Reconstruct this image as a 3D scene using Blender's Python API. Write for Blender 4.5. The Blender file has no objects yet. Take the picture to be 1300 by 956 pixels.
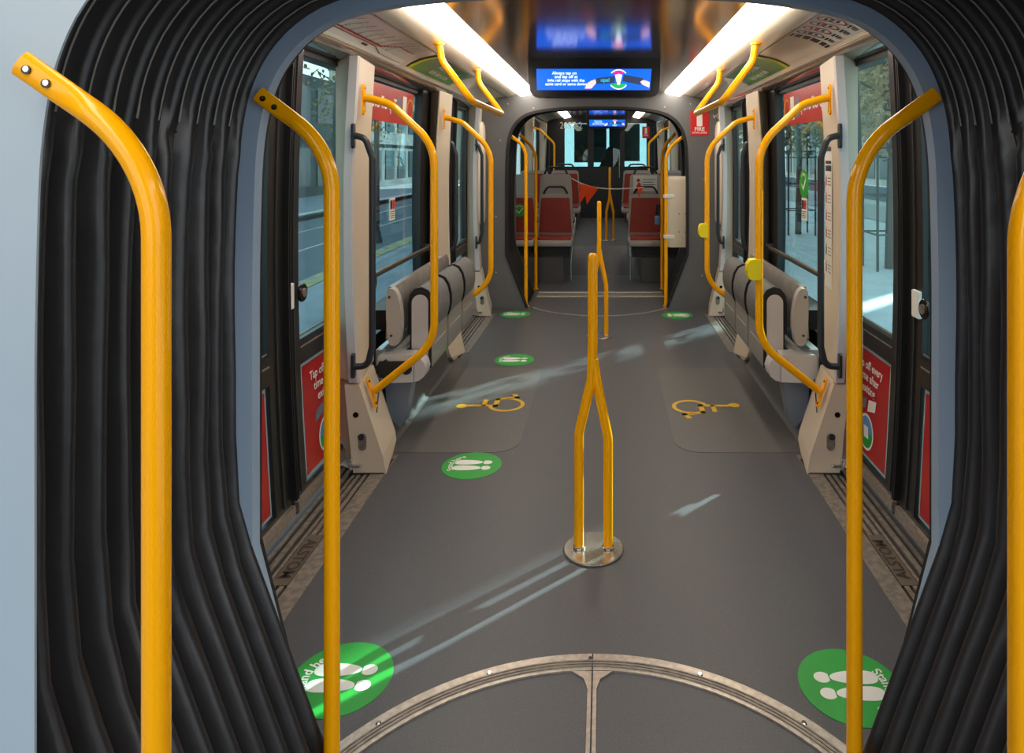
import bpy, bmesh, math, random
from mathutils import Vector, Matrix
random.seed(7)
PI = math.pi
sc = bpy.context.scene
COL = sc.collection
for c in (sc.view_settings,):
    c.view_transform = 'Standard'; c.look = 'None'; c.gamma = 1.0; c.use_curve_mapping = False
    c.exposure = 0.9

# ------------------------------------------------------------------ materials
def lin(c):
    c /= 255.0
    return c / 12.92 if c <= 0.04045 else ((c + 0.055) / 1.055) ** 2.4
def rgb(r, g, b): return (lin(r), lin(g), lin(b), 1.0)

def mat(name, col, rough=0.5, metal=0.0, coat=0.0, spec=0.5, emit=None, es=0.0, noise=None, bump=None, trans=None):
    m = bpy.data.materials.new(name); m.use_nodes = True
    nt = m.node_tree; b = nt.nodes['Principled BSDF']
    b.inputs['Base Color'].default_value = col
    b.inputs['Roughness'].default_value = rough
    b.inputs['Metallic'].default_value = metal
    b.inputs['Specular IOR Level'].default_value = spec
    if coat: b.inputs['Coat Weight'].default_value = coat; b.inputs['Coat Roughness'].default_value = 0.05
    if emit: b.inputs['Emission Color'].default_value = emit; b.inputs['Emission Strength'].default_value = es
    tc = nt.nodes.new('ShaderNodeTexCoord')
    if noise:                       # (scale, second colour, low, high)
        n = nt.nodes.new('ShaderNodeTexNoise'); n.inputs['Scale'].default_value = noise[0]; n.inputs['Detail'].default_value = 4
        r = nt.nodes.new('ShaderNodeMapRange'); r.inputs[1].default_value = noise[2]; r.inputs[2].default_value = noise[3]
        x = nt.nodes.new('ShaderNodeMix'); x.data_type = 'RGBA'
        x.inputs[6].default_value = col; x.inputs[7].default_value = noise[1]
        nt.links.new(tc.outputs['Object'], n.inputs['Vector']); nt.links.new(n.outputs['Fac'], r.inputs[0])
        nt.links.new(r.outputs[0], x.inputs[0]); nt.links.new(x.outputs[2], b.inputs['Base Color'])
    if bump:                        # (scale, strength)
        n = nt.nodes.new('ShaderNodeTexNoise'); n.inputs['Scale'].default_value = bump[0]; n.inputs['Detail'].default_value = 3
        bp = nt.nodes.new('ShaderNodeBump'); bp.inputs['Strength'].default_value = bump[1]; bp.inputs['Distance'].default_value = 0.01
        nt.links.new(tc.outputs['Object'], n.inputs['Vector']); nt.links.new(n.outputs['Fac'], bp.inputs['Height'])
        nt.links.new(bp.outputs[0], b.inputs['Normal'])
    return m

def glass_mat(name, tint, ior=1.5, rough=0.0):
    m = bpy.data.materials.new(name); m.use_nodes = True
    nt = m.node_tree; nt.nodes.clear()
    out = nt.nodes.new('ShaderNodeOutputMaterial'); mix = nt.nodes.new('ShaderNodeMixShader')
    t = nt.nodes.new('ShaderNodeBsdfTransparent'); t.inputs[0].default_value = tint
    g = nt.nodes.new('ShaderNodeBsdfGlossy'); g.inputs['Roughness'].default_value = rough; g.inputs[0].default_value = (0.85, 0.95, 0.95, 1)
    lw = nt.nodes.new('ShaderNodeLayerWeight'); lw.inputs[0].default_value = .5
    pw = nt.nodes.new('ShaderNodeMath'); pw.operation = 'POWER'; pw.inputs[1].default_value = 4.2
    f = nt.nodes.new('ShaderNodeMapRange'); f.inputs[3].default_value = .035; f.inputs[4].default_value = .85
    nt.links.new(lw.outputs['Facing'], pw.inputs[0]); nt.links.new(pw.outputs[0], f.inputs[0])
    nt.links.new(f.outputs[0], mix.inputs[0]); nt.links.new(t.outputs[0], mix.inputs[1])
    nt.links.new(g.outputs[0], mix.inputs[2]); nt.links.new(mix.outputs[0], out.inputs[0])
    return m

M = {}
M['yellow'] = mat('yellow_powder_coat', rgb(255, 174, 0), 0.2, spec=0.3, coat=0.12)
M['yellowplastic'] = mat('bright_yellow_plastic', rgb(240, 215, 10), 0.35)
M['cream'] = mat('cream_moulded_plastic', rgb(213, 196, 174), 0.38, noise=(3, rgb(207, 190, 168), .3, .7))
M['darkbar'] = mat('bronze_window_bar', rgb(120, 108, 96), 0.3, metal=0.8)
M['lilac'] = mat('pale_grey_edge_trim', rgb(200, 194, 194), 0.4)
M['ceilcream'] = mat('glossy_cream_cove', rgb(240, 226, 206), 0.22, coat=0.5, noise=(2, rgb(235, 220, 198), .3, .7))
M['lintel'] = mat('glossy_lintel_laminate', rgb(118, 110, 102), 0.16, coat=0.9)
M['satin'] = mat('satin_metal_ceiling', rgb(176, 160, 146), 0.15, metal=0.85, noise=(1.5, rgb(164, 148, 134), .3, .7))
M['floor'] = mat('speckled_grey_vinyl', rgb(78, 78, 82), 0.42, noise=(380, rgb(126, 126, 128), .57, .74), bump=(500, .05))
M['matgrey'] = mat('lighter_grey_vinyl', rgb(92, 90, 90), 0.45, noise=(380, rgb(138, 136, 134), .57, .74))
M['coving'] = mat('dark_coving_vinyl', rgb(76, 74, 74), 0.45, noise=(600, rgb(96, 94, 92), .6, .75))
M['black'] = mat('black_door_paint', rgb(30, 27, 26), 0.35)
M['rubber'] = mat('black_rubber', rgb(22, 22, 24), 0.5)
M['bellow'] = mat('black_bellows_fabric', rgb(42, 41, 42), 0.31, noise=(6, rgb(46, 44, 45), .35, .7), bump=(9, .35))
M['seam'] = mat('grey_bellows_seam', rgb(132, 128, 122), 0.4)
M['slate'] = mat('slate_blue_frame_paint', rgb(150, 170, 192), 0.42, noise=(3, rgb(145, 165, 187), .3, .7))
M['paleblue'] = mat('pale_blue_wall_paint', rgb(166, 180, 190), 0.4, noise=(2, rgb(161, 175, 185), .3, .7))
M['bulk'] = mat('dark_grey_bulkhead_laminate', rgb(104, 104, 106), 0.4, noise=(2.5, rgb(98, 98, 100), .35, .65))
M['alu'] = mat('brushed_aluminium', rgb(196, 186, 174), 0.36, metal=0.75, noise=(60, rgb(176, 166, 156), .4, .6))
M['aludull'] = mat('worn_sill_aluminium', rgb(150, 140, 130), 0.48, metal=0.45, noise=(40, rgb(126, 118, 110), .4, .6))
M['groove'] = mat('dark_sill_groove', rgb(42, 38, 36), 0.6)
M['steel'] = mat('polished_steel_plate', rgb(200, 190, 176), 0.27, metal=0.9, noise=(14, rgb(180, 170, 156), .4, .6))
M['chrome'] = mat('chrome', rgb(225, 225, 225), 0.12, metal=1.0)
M['darkrail'] = mat('dark_grab_handle', rgb(46, 48, 52), 0.35)
M['green'] = mat('green_sticker_vinyl', rgb(38, 160, 58), 0.45)
M['white'] = mat('white_print', rgb(232, 232, 226), 0.5)
M['yprint'] = mat('yellow_floor_print', rgb(216, 172, 30), 0.5)
M['red'] = mat('red_poster_print', rgb(172, 24, 32), 0.35, noise=(4, rgb(190, 54, 24), .45, .8))
M['signred'] = mat('red_sign_plastic', rgb(205, 20, 24), 0.35)
M['darkprint'] = mat('dark_print', rgb(52, 44, 42), 0.5)
M['redprint'] = mat('red_print', rgb(176, 48, 44), 0.5)
M['paper'] = mat('printed_paper', rgb(226, 222, 214), 0.5)
M['mappaper'] = mat('route_map_laminate', rgb(242, 236, 228), 0.25, coat=0.3)
M['poster_green'] = mat('green_poster_print', rgb(84, 160, 50), 0.35, coat=0.15, noise=(3, rgb(30, 104, 60), .4, .7))
M['lime'] = mat('lime_poster_stripe', rgb(205, 215, 40), 0.35)
M['leddim'] = mat('dim_led_diffuser', rgb(255, 250, 240), 0.5, emit=(1.0, 0.86, 0.70, 1), es=2.6)
M['led'] = mat('led_diffuser', rgb(255, 250, 240), 0.5, emit=(1.0, 0.89, 0.75, 1), es=6.0)
M['screen_blue'] = mat('lit_screen_blue', rgb(5, 60, 170), 0.4, emit=rgb(0, 88, 226), es=0.9)
M['screen_white'] = mat('lit_screen_white', rgb(200, 220, 240), 0.4, emit=rgb(205, 225, 255), es=0.9)
M['screen_pink'] = mat('lit_screen_pink', rgb(200, 20, 110), 0.4, emit=rgb(215, 30, 110), es=0.9)
M['screen_green'] = mat('lit_screen_green', rgb(20, 140, 60), 0.4, emit=rgb(20, 150, 70), es=0.9)
M['screen_dark'] = mat('lit_screen_dark', rgb(30, 40, 60), 0.4, emit=rgb(34, 48, 72), es=0.9)
M['screen_skin'] = mat('lit_screen_skin', rgb(220, 170, 160), 0.4, emit=rgb(225, 178, 172), es=0.9)
M['screen_teal'] = mat('lit_screen_teal', rgb(20, 160, 190), 0.4, emit=rgb(20, 165, 200), es=0.9)
M['piano'] = mat('gloss_black_plastic', rgb(10, 10, 11), 0.2)
M['seatshell'] = mat('warm_grey_seat_shell', rgb(168, 162, 156), 0.4)
M['seatfab'] = mat('ribbed_grey_seat_fabric', rgb(116, 114, 112), 0.75, noise=(120, rgb(96, 95, 94), .4, .6))
M['seatpanel'] = mat('taupe_folding_seat_panel', rgb(146, 141, 133), 0.35, coat=0.3)
M['seatside'] = mat('pale_seat_side_panel', rgb(190, 184, 184), 0.4)
M['brushed'] = mat('brushed_backrest_laminate', rgb(168, 160, 154), 0.3, metal=0.5, noise=(8, rgb(150, 142, 136), .4, .6))
M['boxgrey'] = mat('pale_grey_gloss_box', rgb(196, 194, 194), 0.12, coat=1.0)
M['bluegrey'] = mat('blue_grey_bracket', rgb(110, 120, 136), 0.4)
M['redseat'] = mat('red_seat_vinyl', rgb(150, 42, 26), 0.5, noise=(5, rgb(134, 35, 20), .4, .7))
M['orange'] = mat('orange_flag_cloth', rgb(255, 84, 24), 0.7)
M['string'] = mat('white_string', rgb(225, 220, 210), 0.7)
M['cab'] = mat('cab_wall_black', rgb(24, 24, 26), 0.35)
M['glass'] = glass_mat('teal_tinted_glass', (0.68, 0.86, 0.88, 1))
M['cabglass'] = glass_mat('dark_cab_glass', (0.60, 0.72, 0.72, 1))
M['clear'] = glass_mat('clear_screen_glass', (0.92, 0.97, 0.97, 1))
M['bluetag'] = mat('blue_tag_plastic', rgb(90, 140, 200), 0.4)
M['sticky'] = mat('green_tick_sticker', rgb(44, 150, 44), 0.45)
M['blind'] = mat('dark_teal_blind', rgb(84, 118, 116), 0.6)
# outdoors
M['paving'] = mat('sun_toned_stone_paving', rgb(228, 230, 224), 0.6, noise=(2.2, rgb(205, 210, 206), .35, .65))  # near-white tone stands in for sunlight that the right-hand buildings block
M['pavers'] = mat('blue_grey_pavers', rgb(122, 132, 138), 0.6, noise=(2.2, rgb(98, 108, 116), .35, .65))
M['asphalt'] = mat('grey_asphalt', rgb(78, 88, 96), 0.8, noise=(3, rgb(66, 74, 82), .35, .65))
M['tactile'] = mat('yellow_tactile_strip', rgb(170, 158, 84), 0.7, noise=(5, rgb(110, 112, 96), .4, .6))
M['kerb'] = mat('granite_kerb', rgb(190, 190, 186), 0.6)
M['facade'] = mat('dark_shopfront_stone', rgb(46, 56, 60), 0.7, noise=(.8, rgb(70, 80, 84), .4, .6))
M['facade2'] = mat('pale_sandstone_facade', rgb(196, 188, 172), 0.7, noise=(1.2, rgb(176, 166, 150), .4, .6))
M['facadeglass'] = mat('shop_glass', rgb(30, 48, 54), 0.3, spec=0.25)
M['bark'] = mat('tree_bark', rgb(96, 84, 72), 0.8)
M['leaf'] = mat('autumn_leaves', rgb(150, 122, 76), 0.7, noise=(3, rgb(104, 116, 62), .4, .6))
M['leafp'] = mat('pale_autumn_leaves', rgb(170, 142, 96), 0.7, noise=(3, rgb(196, 160, 110), .4, .6))
M['rack'] = mat('dark_steel_guard', rgb(58, 64, 68), 0.5)

# ------------------------------------------------------------------ object helpers
def empty(name, loc, label=None, cat=None, group=None):
    o = bpy.data.objects.new(name, None); COL.objects.link(o); o.location = loc; o.empty_display_size = 0.05
    tag(o, label, cat, group); return o
def tag(o, label=None, cat=None, group=None, kind=None):
    if label: o['label'] = label
    if cat: o['category'] = cat
    if group: o['group'] = group
    if kind: o['kind'] = kind
    return o
def wloc(p):
    v = Vector((0, 0, 0))
    while p is not None: v += p.location; p = p.parent
    return v
def obj(name, bm, m, parent=None, smooth=False, label=None):
    bmesh.ops.recalc_face_normals(bm, faces=bm.faces)
    me = bpy.data.meshes.new(name); bm.to_mesh(me); bm.free()
    o = bpy.data.objects.new(name, me); COL.objects.link(o)
    if parent is not None:
        me.transform(Matrix.Translation(-wloc(parent))); o.parent = parent
    ms = m if isinstance(m, (list, tuple)) else [m]
    for x in ms: me.materials.append(x)
    if smooth:
        for p in me.polygons: p.use_smooth = True
        if smooth != 'all': 
            try: me.set_sharp_from_angle(angle=math.radians(40))
            except Exception: pass
    if label: o['label'] = label
    return o
def B(): return bmesh.new()
def base_origin(o, loc):         # moves the origin of an unparented mesh
    o.data.transform(Matrix.Translation(-Vector(loc))); o.location = loc; return o

def box(bm, x0, x1, y0, y1, z0, z1, bev=0.0, seg=2):
    if x0 > x1: x0, x1 = x1, x0
    if y0 > y1: y0, y1 = y1, y0
    if z0 > z1: z0, z1 = z1, z0
    vs = [bm.verts.new(p) for p in ((x0,y0,z0),(x1,y0,z0),(x1,y1,z0),(x0,y1,z0),(x0,y0,z1),(x1,y0,z1),(x1,y1,z1),(x0,y1,z1))]
    fs = [bm.faces.new([vs[i] for i in f]) for f in ((0,3,2,1),(4,5,6,7),(0,1,5,4),(1,2,6,5),(2,3,7,6),(3,0,4,7))]
    if bev:
        es = list({e for f in fs for e in f.edges})
        bmesh.ops.bevel(bm, geom=es, offset=bev, segments=seg, profile=0.5, affect='EDGES')
    return bm
def prism(bm, pts, a, b, axis='y'):
    """closed polygon pts (2D) extruded from a to b. axis y: pts=(x,z); axis x: pts=(y,z); axis z: pts=(x,y)"""
    f = {'y': lambda p, t: (p[0], t, p[1]), 'x': lambda p, t: (t, p[0], p[1]), 'z': lambda p, t: (p[0], p[1], t)}[axis]
    A = [bm.verts.new(f(p, a)) for p in pts]; Bv = [bm.verts.new(f(p, b)) for p in pts]
    n = len(pts)
    bm.faces.new(A); bm.faces.new(Bv[::-1])
    for i in range(n): bm.faces.new((A[i], A[(i+1) % n], Bv[(i+1) % n], Bv[i]))
    return bm
def loft(bm, rings, cap=True, closed=True):
    R = [[bm.verts.new(p) for p in r] for r in rings]
    n = len(R[0]); m = n if closed else n - 1
    for a, b in zip(R, R[1:]):
        for i in range(m): bm.faces.new((a[i], a[(i+1) % n], b[(i+1) % n], b[i]))
    if cap and closed: bm.faces.new(R[0][::-1]); bm.faces.new(R[-1])
    return bm
def fillet(pts, r, n=8):
    pts = [Vector(p) for p in pts]
    rr = r if isinstance(r, (list, tuple)) else [r] * len(pts)
    out = [pts[0]]
    for i in range(1, len(pts) - 1):
        p, a, b = pts[i], pts[i-1], pts[i+1]
        u = (a - p).normalized(); v = (b - p).normalized()
        ang = u.angle(v); 
        if ang > PI - 1e-3 or rr[i] <= 0: out.append(p); continue
        d = min(rr[i] / math.tan(ang / 2), (a-p).length * .49, (b-p).length * .49)
        rad = d * math.tan(ang / 2)
        c = p + (u + v).normalized() * (rad / math.sin(ang / 2))
        s = p + u * d - c; e = p + v * d - c
        tot = s.angle(e); ax = s.cross(e).normalized()
        for k in range(n + 1): out.append(c + Matrix.Rotation(tot * k / n, 3, ax) @ s)
    out.append(pts[-1]); return out
def tube(bm, pts, r, seg=16, cap=True, flat=None):
    """flat: function(i/n)->(scale_a, scale_b) to squash"""
    pts = [Vector(p) for p in pts]; n = len(pts)
    T = []
    for i in range(n):
        t = (pts[min(i+1, n-1)] - pts[max(i-1, 0)]); T.append(t.normalized())
    ref = Vector((0, 1, 0)) if abs(T[0].y) < .9 else Vector((1, 0, 0))
    nrm = (ref - T[0] * ref.dot(T[0])).normalized()
    rings = []
    for i in range(n):
        if i: 
            q = T[i-1].rotation_difference(T[i]); nrm = q @ nrm
            nrm = (nrm - T[i] * nrm.dot(T[i])).normalized()
        bi = T[i].cross(nrm)
        ra, rb = (r, r) if flat is None else (r * flat(i/(n-1))[0], r * flat(i/(n-1))[1])
        rings.append([pts[i] + nrm * (ra * math.cos(2*PI*k/seg)) + bi * (rb * math.sin(2*PI*k/seg)) for k in range(seg)])
    loft(bm, rings, cap); return bm
def cyl(bm, c, axis, r, h, seg=24, r2=None, bev=0):
    c = Vector(c); ax = Vector(axis).normalized(); r2 = r if r2 is None else r2
    u = ax.orthogonal().normalized(); v = ax.cross(u)
    prof = [(0, r), (h, r2)] if not bev else [(0, r-bev), (bev, r), (h-bev, r2), (h, r2-bev)]
    rings = [[c + ax*t + u*(q*math.cos(2*PI*k/seg)) + v*(q*math.sin(2*PI*k/seg)) for k in range(seg)] for t, q in prof]
    loft(bm, rings); return bm
def ball(bm, c, r, seg=12):
    bmesh.ops.create_uvsphere(bm, u_segments=seg, v_segments=seg//2+2, radius=r, matrix=Matrix.Translation(c)); return bm

# flat graphics on a surface: Plane(origin, right, up)
class Pl:
    def __init__(s, o, u, v):
        s.o = Vector(o); s.u = Vector(u).normalized(); s.v = Vector(v).normalized(); s.n = s.u.cross(s.v).normalized()
    def p(s, x, y, h=0.0): return s.o + s.u*x + s.v*y + s.n*h
    def poly(s, bm, pts, h): bm.faces.new([bm.verts.new(s.p(x, y, h)) for x, y in pts]); return bm
    def slab(s, bm, pts, h0, h1):
        a = [bm.verts.new(s.p(x, y, h0)) for x, y in pts]; b = [bm.verts.new(s.p(x, y, h1)) for x, y in pts]
        n = len(pts); bm.faces.new(a[::-1]); bm.faces.new(b)
        for i in range(n): bm.faces.new((a[i], a[(i+1)%n], b[(i+1)%n], b[i]))
        return bm
def rect(x0, x1, y0, y1): return [(x0,y0),(x1,y0),(x1,y1),(x0,y1)]
def rrect(x0, x1, y0, y1, r, n=6):
    o = []
    for cx, cy, a in ((x1-r,y0+r,-90),(x1-r,y1-r,0),(x0+r,y1-r,90),(x0+r,y0+r,180)):
        for k in range(n+1):
            t = math.radians(a + 90*k/n); o.append((cx + r*math.cos(t), cy + r*math.sin(t)))
    return o
def circ(cx, cy, r, n=32, ry=None, a0=0, a1=360):
    ry = r if ry is None else ry
    full = (a1 - a0) >= 360
    return [(cx + r*math.cos(math.radians(a0+(a1-a0)*k/(n if full else n-1))), cy + ry*math.sin(math.radians(a0+(a1-a0)*k/(n if full else n-1)))) for k in range(n)]
def stroke(pl, bm, pts, w, h):
    for (x0,y0),(x1,y1) in zip(pts, pts[1:]):
        dx, dy = x1-x0, y1-y0; L = math.hypot(dx, dy) or 1; ex, ey = dx/L*w/2, dy/L*w/2; nx, ny = -ey, ex
        pl.poly(bm, [(x0-ex+nx,y0-ey+ny),(x0-ex-nx,y0-ey-ny),(x1+ex-nx,y1+ey-ny),(x1+ex+nx,y1+ey+ny)], h)
def ringstroke(pl, bm, cx, cy, r, w, h, a0=0, a1=360, n=32):
    o = circ(cx, cy, r+w/2, n+1, a0=a0, a1=a1-1e-6) ; i = circ(cx, cy, r-w/2, n+1, a0=a0, a1=a1-1e-6)
    for k in range(n): pl.poly(bm, [o[k], o[k+1], i[k+1], i[k]], h)
_tc = {}
def textverts(s, bold=False):
    key = (s, bold)
    if key in _tc: return _tc[key]
    cu = bpy.data.curves.new('t', 'FONT'); cu.body = s; cu.size = 1.0; cu.align_x = 'CENTER'; cu.align_y = 'CENTER'
    cu.resolution_u = 3
    if bold: cu.offset = 0.018
    o = bpy.data.objects.new('t', cu); COL.objects.link(o)
    dg = bpy.context.evaluated_depsgraph_get(); me = bpy.data.meshes.new_from_object(o.evaluated_get(dg))
    V = [(v.co.x, v.co.y) for v in me.vertices]; F = [tuple(p.vertices) for p in me.polygons]
    bpy.data.objects.remove(o); bpy.data.curves.remove(cu); bpy.data.meshes.remove(me)
    _tc[key] = (V, F); return V, F
def text(pl, bm, s, cx, cy, size, h, bold=True, mirror=False, warp=None, sx=1.0):
    V, F = textverts(s, bold)
    vs = []
    for x, y in V:
        x *= size*sx; y *= size
        if mirror: x = -x
        if warp:
            R, a = warp; t = math.radians(a) - x/R; X, Y = (R+y)*math.cos(t), (R+y)*math.sin(t)
            vs.append(bm.verts.new(pl.p(cx+X, cy+Y, h)))
        else: vs.append(bm.verts.new(pl.p(cx+x, cy+y, h)))
    for f in F:
        try: bm.faces.new([vs[i] for i in f])
        except Exception: pass
    return bm

def copytree(o, parent=None):
    c = o.copy(); COL.objects.link(c); c.parent = parent
    for ch in list(o.children): copytree(ch, c)
    return c

SN = {-1: 'left', 1: 'right'}
def bend(x, z): return x - 0.038*(z-1.05)**2 if z < 1.9 else x - 0.038*(0.85)**2

def bendbm(bm, s):
    for v in bm.verts:
        v.co.x -= s*0.038*(min(v.co.z, 1.9)-1.05)**2
    return bm

# ------------------------------------------------------------------ gangway opening profile
def profile(bw, hw=0.784, top=1.772, off=0.0, chz=0.50, cx=0.012):
    ctrl = [(0,1.772),(.24,1.768),(.432,1.752),(.575,1.722),(.657,1.676),(.71,1.618),(.742,1.556),(.760,1.49),(.772,1.40),(.777,1.27),(.780,1.10),(.78,.90),(.78,chz)]
    half = []
    for i in range(len(ctrl)-1):                 # Catmull-Rom through the control points
        p0 = ctrl[i-1] if i else (-ctrl[1][0], ctrl[1][1]); p1, p2 = ctrl[i], ctrl[i+1]; p3 = ctrl[min(i+2, len(ctrl)-1)]
        for k in range(3):
            t = k/3.0
            half.append(tuple(.5*((2*p1[q])+(-p0[q]+p2[q])*t+(2*p0[q]-5*p1[q]+4*p2[q]-p3[q])*t*t+(-p0[q]+3*p1[q]-3*p2[q]+p3[q])*t**3) for q in (0,1)))
    half.append(ctrl[-1])
    kx = hw/0.78; kz = (top-chz)/(1.772-chz)
    half = [(x*kx, chz+(z-chz)*kz) for x, z in half]
    for i in range(1, 6): half.append((hw + (bw-hw)*i/5, chz*(1-i/5)))
    P = [Vector(p) for p in half]; out = []
    for i, p in enumerate(P):
        a = P[max(i-1,0)]; b = P[min(i+1,len(P)-1)]
        t = (b-a).normalized(); n = Vector((-t.y, t.x)) * -1
        n = Vector((-t[1], t[0]))
        if n.x < 0 and i > 2: n = -n
        if i <= 2: n = Vector((t[1]*-1, t[0])); n = n if n.y > 0 else -n
        out.append((p.x + n.x*off, p.y + n.y*off))
    out[0] = (0.0, out[0][1])
    left = [(-x, z) for x, z in out[::-1]]
    return [(x+cx, z) for x, z in left + out[1:]]       # open chain from left-bottom over the top to right-bottom

def open_plate(bm, chain_in, chain_out, y0, y1):
    """solid plate between two open chains of equal length"""
    rings = [[(x,y0,z) for x,z in chain_in],[(x,y0,z) for x,z in chain_out],[(x,y1,z) for x,z in chain_out],[(x,y1,z) for x,z in chain_in],[(x,y0,z) for x,z in chain_in]]
    loft(bm, rings, cap=False, closed=False)
    R = [rings[0], rings[1], rings[2], rings[3]]
    for e in (0, -1): bm.faces.new([bm.verts.new(r[e]) for r in R])
    bmesh.ops.remove_doubles(bm, verts=bm.verts, dist=1e-5)
    return bm
def square_chain(chain, X, Z):
    out = []
    for x, z in chain:
        # project radially to rectangle (|x|<=X, z<=Z), centre (0,.9)
        if z < .9: out.append((math.copysign(X, x), z)); continue
        dx, dz = x, z-.9
        k = min(X/abs(dx) if abs(dx) > 1e-6 else 1e9, (Z-.9)/dz if dz > 1e-6 else 1e9)
        out.append((dx*k, .9+dz*k))
    # force corners
    for s in (-1, 1):
        best = min(range(len(out)), key=lambda i: (out[i][0]-s*X)**2 + (out[i][1]-Z)**2)
        out[best] = (s*X, Z)
    return out

Y1, Y2 = 1.60, 6.38          # the low-floor section
YB = 0.97                    # bulkhead of the section with the camera
Y3 = 7.10                    # next section begins

# ================================================================== STRUCTURE
# floor of the middle section (with turntable cut: simple slab; rings sit on it)
b = B(); box(b, -0.985, 0.985, -0.8, Y3-.12, -0.12, 0.0)
tag(obj('floor', b, M['floor']), kind='structure', label='speckled dark grey vinyl floor running down the tram aisle')

b = B(); box(b, -1.28, 1.28, -0.8, 14.9, 2.30, 2.36)
tag(obj('ceiling', b, M['bulk']), kind='structure', label='roof shell above the tram')
b = B(); box(b, -0.585, 0.585, Y1+.02, Y2-.005, 2.0, 2.03)
ceil = obj('ceiling', b, M['satin']); tag(ceil, kind='structure', label='satin metal centre ceiling panel of the low floor section')
b = B(); box(b, -0.60, 0.60, -0.8, YB-.03, 2.02, 2.06)
tag(obj('ceiling', b, M['satin']), kind='structure')

# ceiling light strips, cove strips and curved coves
def led_strip(s, y0, y1, zc, label, m='led'):
    t = empty('ceiling_light', (s*.68, (y0+y1)/2, zc), label, 'ceiling light', 'light strips along the ceiling')
    b = B(); prism(b, [(s*.592, zc+.012),(s*.592, zc+.03),(s*.765, zc+.03),(s*.765, zc+.0),(s*.759, zc+.0),(s*.757,zc+.012)], y0, y1)
    obj('housing', b, M['ceilcream'], t)
    b = B(); prism(b, [(s*.603, zc+.006),(s*.757, zc+.006),(s*.757, zc-.016),(s*.740, zc-.030),(s*.70, zc-.026),(s*.64, zc-.014),(s*.608,zc-.002)], y0+.01, y1-.01)
    obj('diffuser', b, M[m], t, label='glowing white diffuser')
    return t
def cove(s, y0, y1, dz, name, holes=False):
    b = B(); prism(b, [(s*.768,1.994+dz),(s*.768,2.01+dz),(s*.868,2.01+dz),(s*.868,1.962+dz),(s*.855,1.962+dz)], y0, y1)
    tag(obj('trim_1' if s<0 else 'trim_2', b, M['ceilcream'], smooth=True), kind='structure')
    pts = [(.880,1.966),(.93,1.958),(.98,1.946),(1.035,1.922),(1.060,1.906),(1.078,1.890)]
    inner = [(s*x, z+dz) for x, z in pts]; outer = [(s*(x+.012), z+dz+.03) for x, z in pts]
    b = B(); prism(b, inner + outer[::-1], y0, y1)
    tag(obj('trim_3' if s<0 else 'trim_4', b, M['ceilcream'], smooth=True), kind='structure')
    b = B(); prism(b, [(s*1.076,1.884+dz),(s*1.084,1.864+dz),(s*1.105,1.852+dz),(s*1.15,1.842+dz),(s*1.185,1.838+dz),(s*1.25,1.838+dz),(s*1.25,2.0+dz),(s*1.09,1.91+dz)], y0, y1)
    tag(obj('trim_5' if s<0 else 'trim_6', b, M['lintel'], smooth=True), kind='structure')
    b = B(); prism(b, [(s*.868,1.985+dz),(s*.88,1.985+dz),(s*.88,2.02+dz),(s*1.25,2.02+dz),(s*1.25,2.04+dz),(s*.868,2.04+dz)], y0, y1)
    tag(obj('trim_7' if s<0 else 'trim_8', b, M['groove']), kind='structure')
for s in (-1, 1):
    led_strip(s, Y1+.03, Y2-.005, 2.0, 'long glowing light strip %s of the near ceiling screen' % SN[s])
    cove(s, Y1+.03, Y2-.005, 0, 'cove')
    led_strip(s, Y3+.06, 13.5, 2.2, 'far light strip %s of the aisle beyond the second gangway' % SN[s], 'leddim')
    cove(s, Y3+.06, 13.5, .2, 'cove')
    led_strip(s, -.7, YB-.05, 2.03, 'light strip %s above the nearest bulkhead' % SN[s])
b = B(); box(b, -.60, .60, Y3+.06, 13.55, 2.2, 2.23)
tag(obj('ceiling', b, M['satin']), kind='structure')

# ------------------------------------------------------------------ bulkheads
def bulkhead(y0, y1, m, bw, rim_m, hw=.784, label=None, Z=2.09, off=0.0, top=1.772, cx=.012):
    inn = profile(bw, hw, top, off=off, cx=cx); out = square_chain(inn, 1.25, Z)
    b = B(); open_plate(b, inn, out, y0, y1)
    w = obj('wall_far' if y0 > 3 else 'wall_near', b, m); tag(w, kind='structure', label=label)
    return w
# far bulkhead (grey), seen face-on
bulkhead(Y2, Y2+.05, M['bulk'], .66, None, hw=.85, top=1.87, cx=-.03, label='grey bulkhead around the far gangway')
# near bulkhead of the camera section
bulkhead(YB-.004, YB, M['paleblue'], .60, None, label='pale blue bulkhead around the near gangway')
bulkhead(Y1+.0, Y1+.03, M['rubber'], .66, None, off=.01, label='back of the slate frame bulkhead')
bulkhead(Y3, Y3+.05, M['bulk'], .68, None, hw=.86, top=1.90, cx=-.02, label='bulkhead of the rear section', Z=2.3)

b = B(); box(b, -.42, .42, -.85, -.80, 0, 2.3); box(b, -1.25, -1.2, -.85, -.80, 0, 2.3); box(b, 1.2, 1.25, -.85, -.80, 0, 2.3); tag(obj('wall_back_blocker', b, M['bulk']), kind='structure')  # unseen panel added to stop open-end reflections in the cab glass
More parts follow.
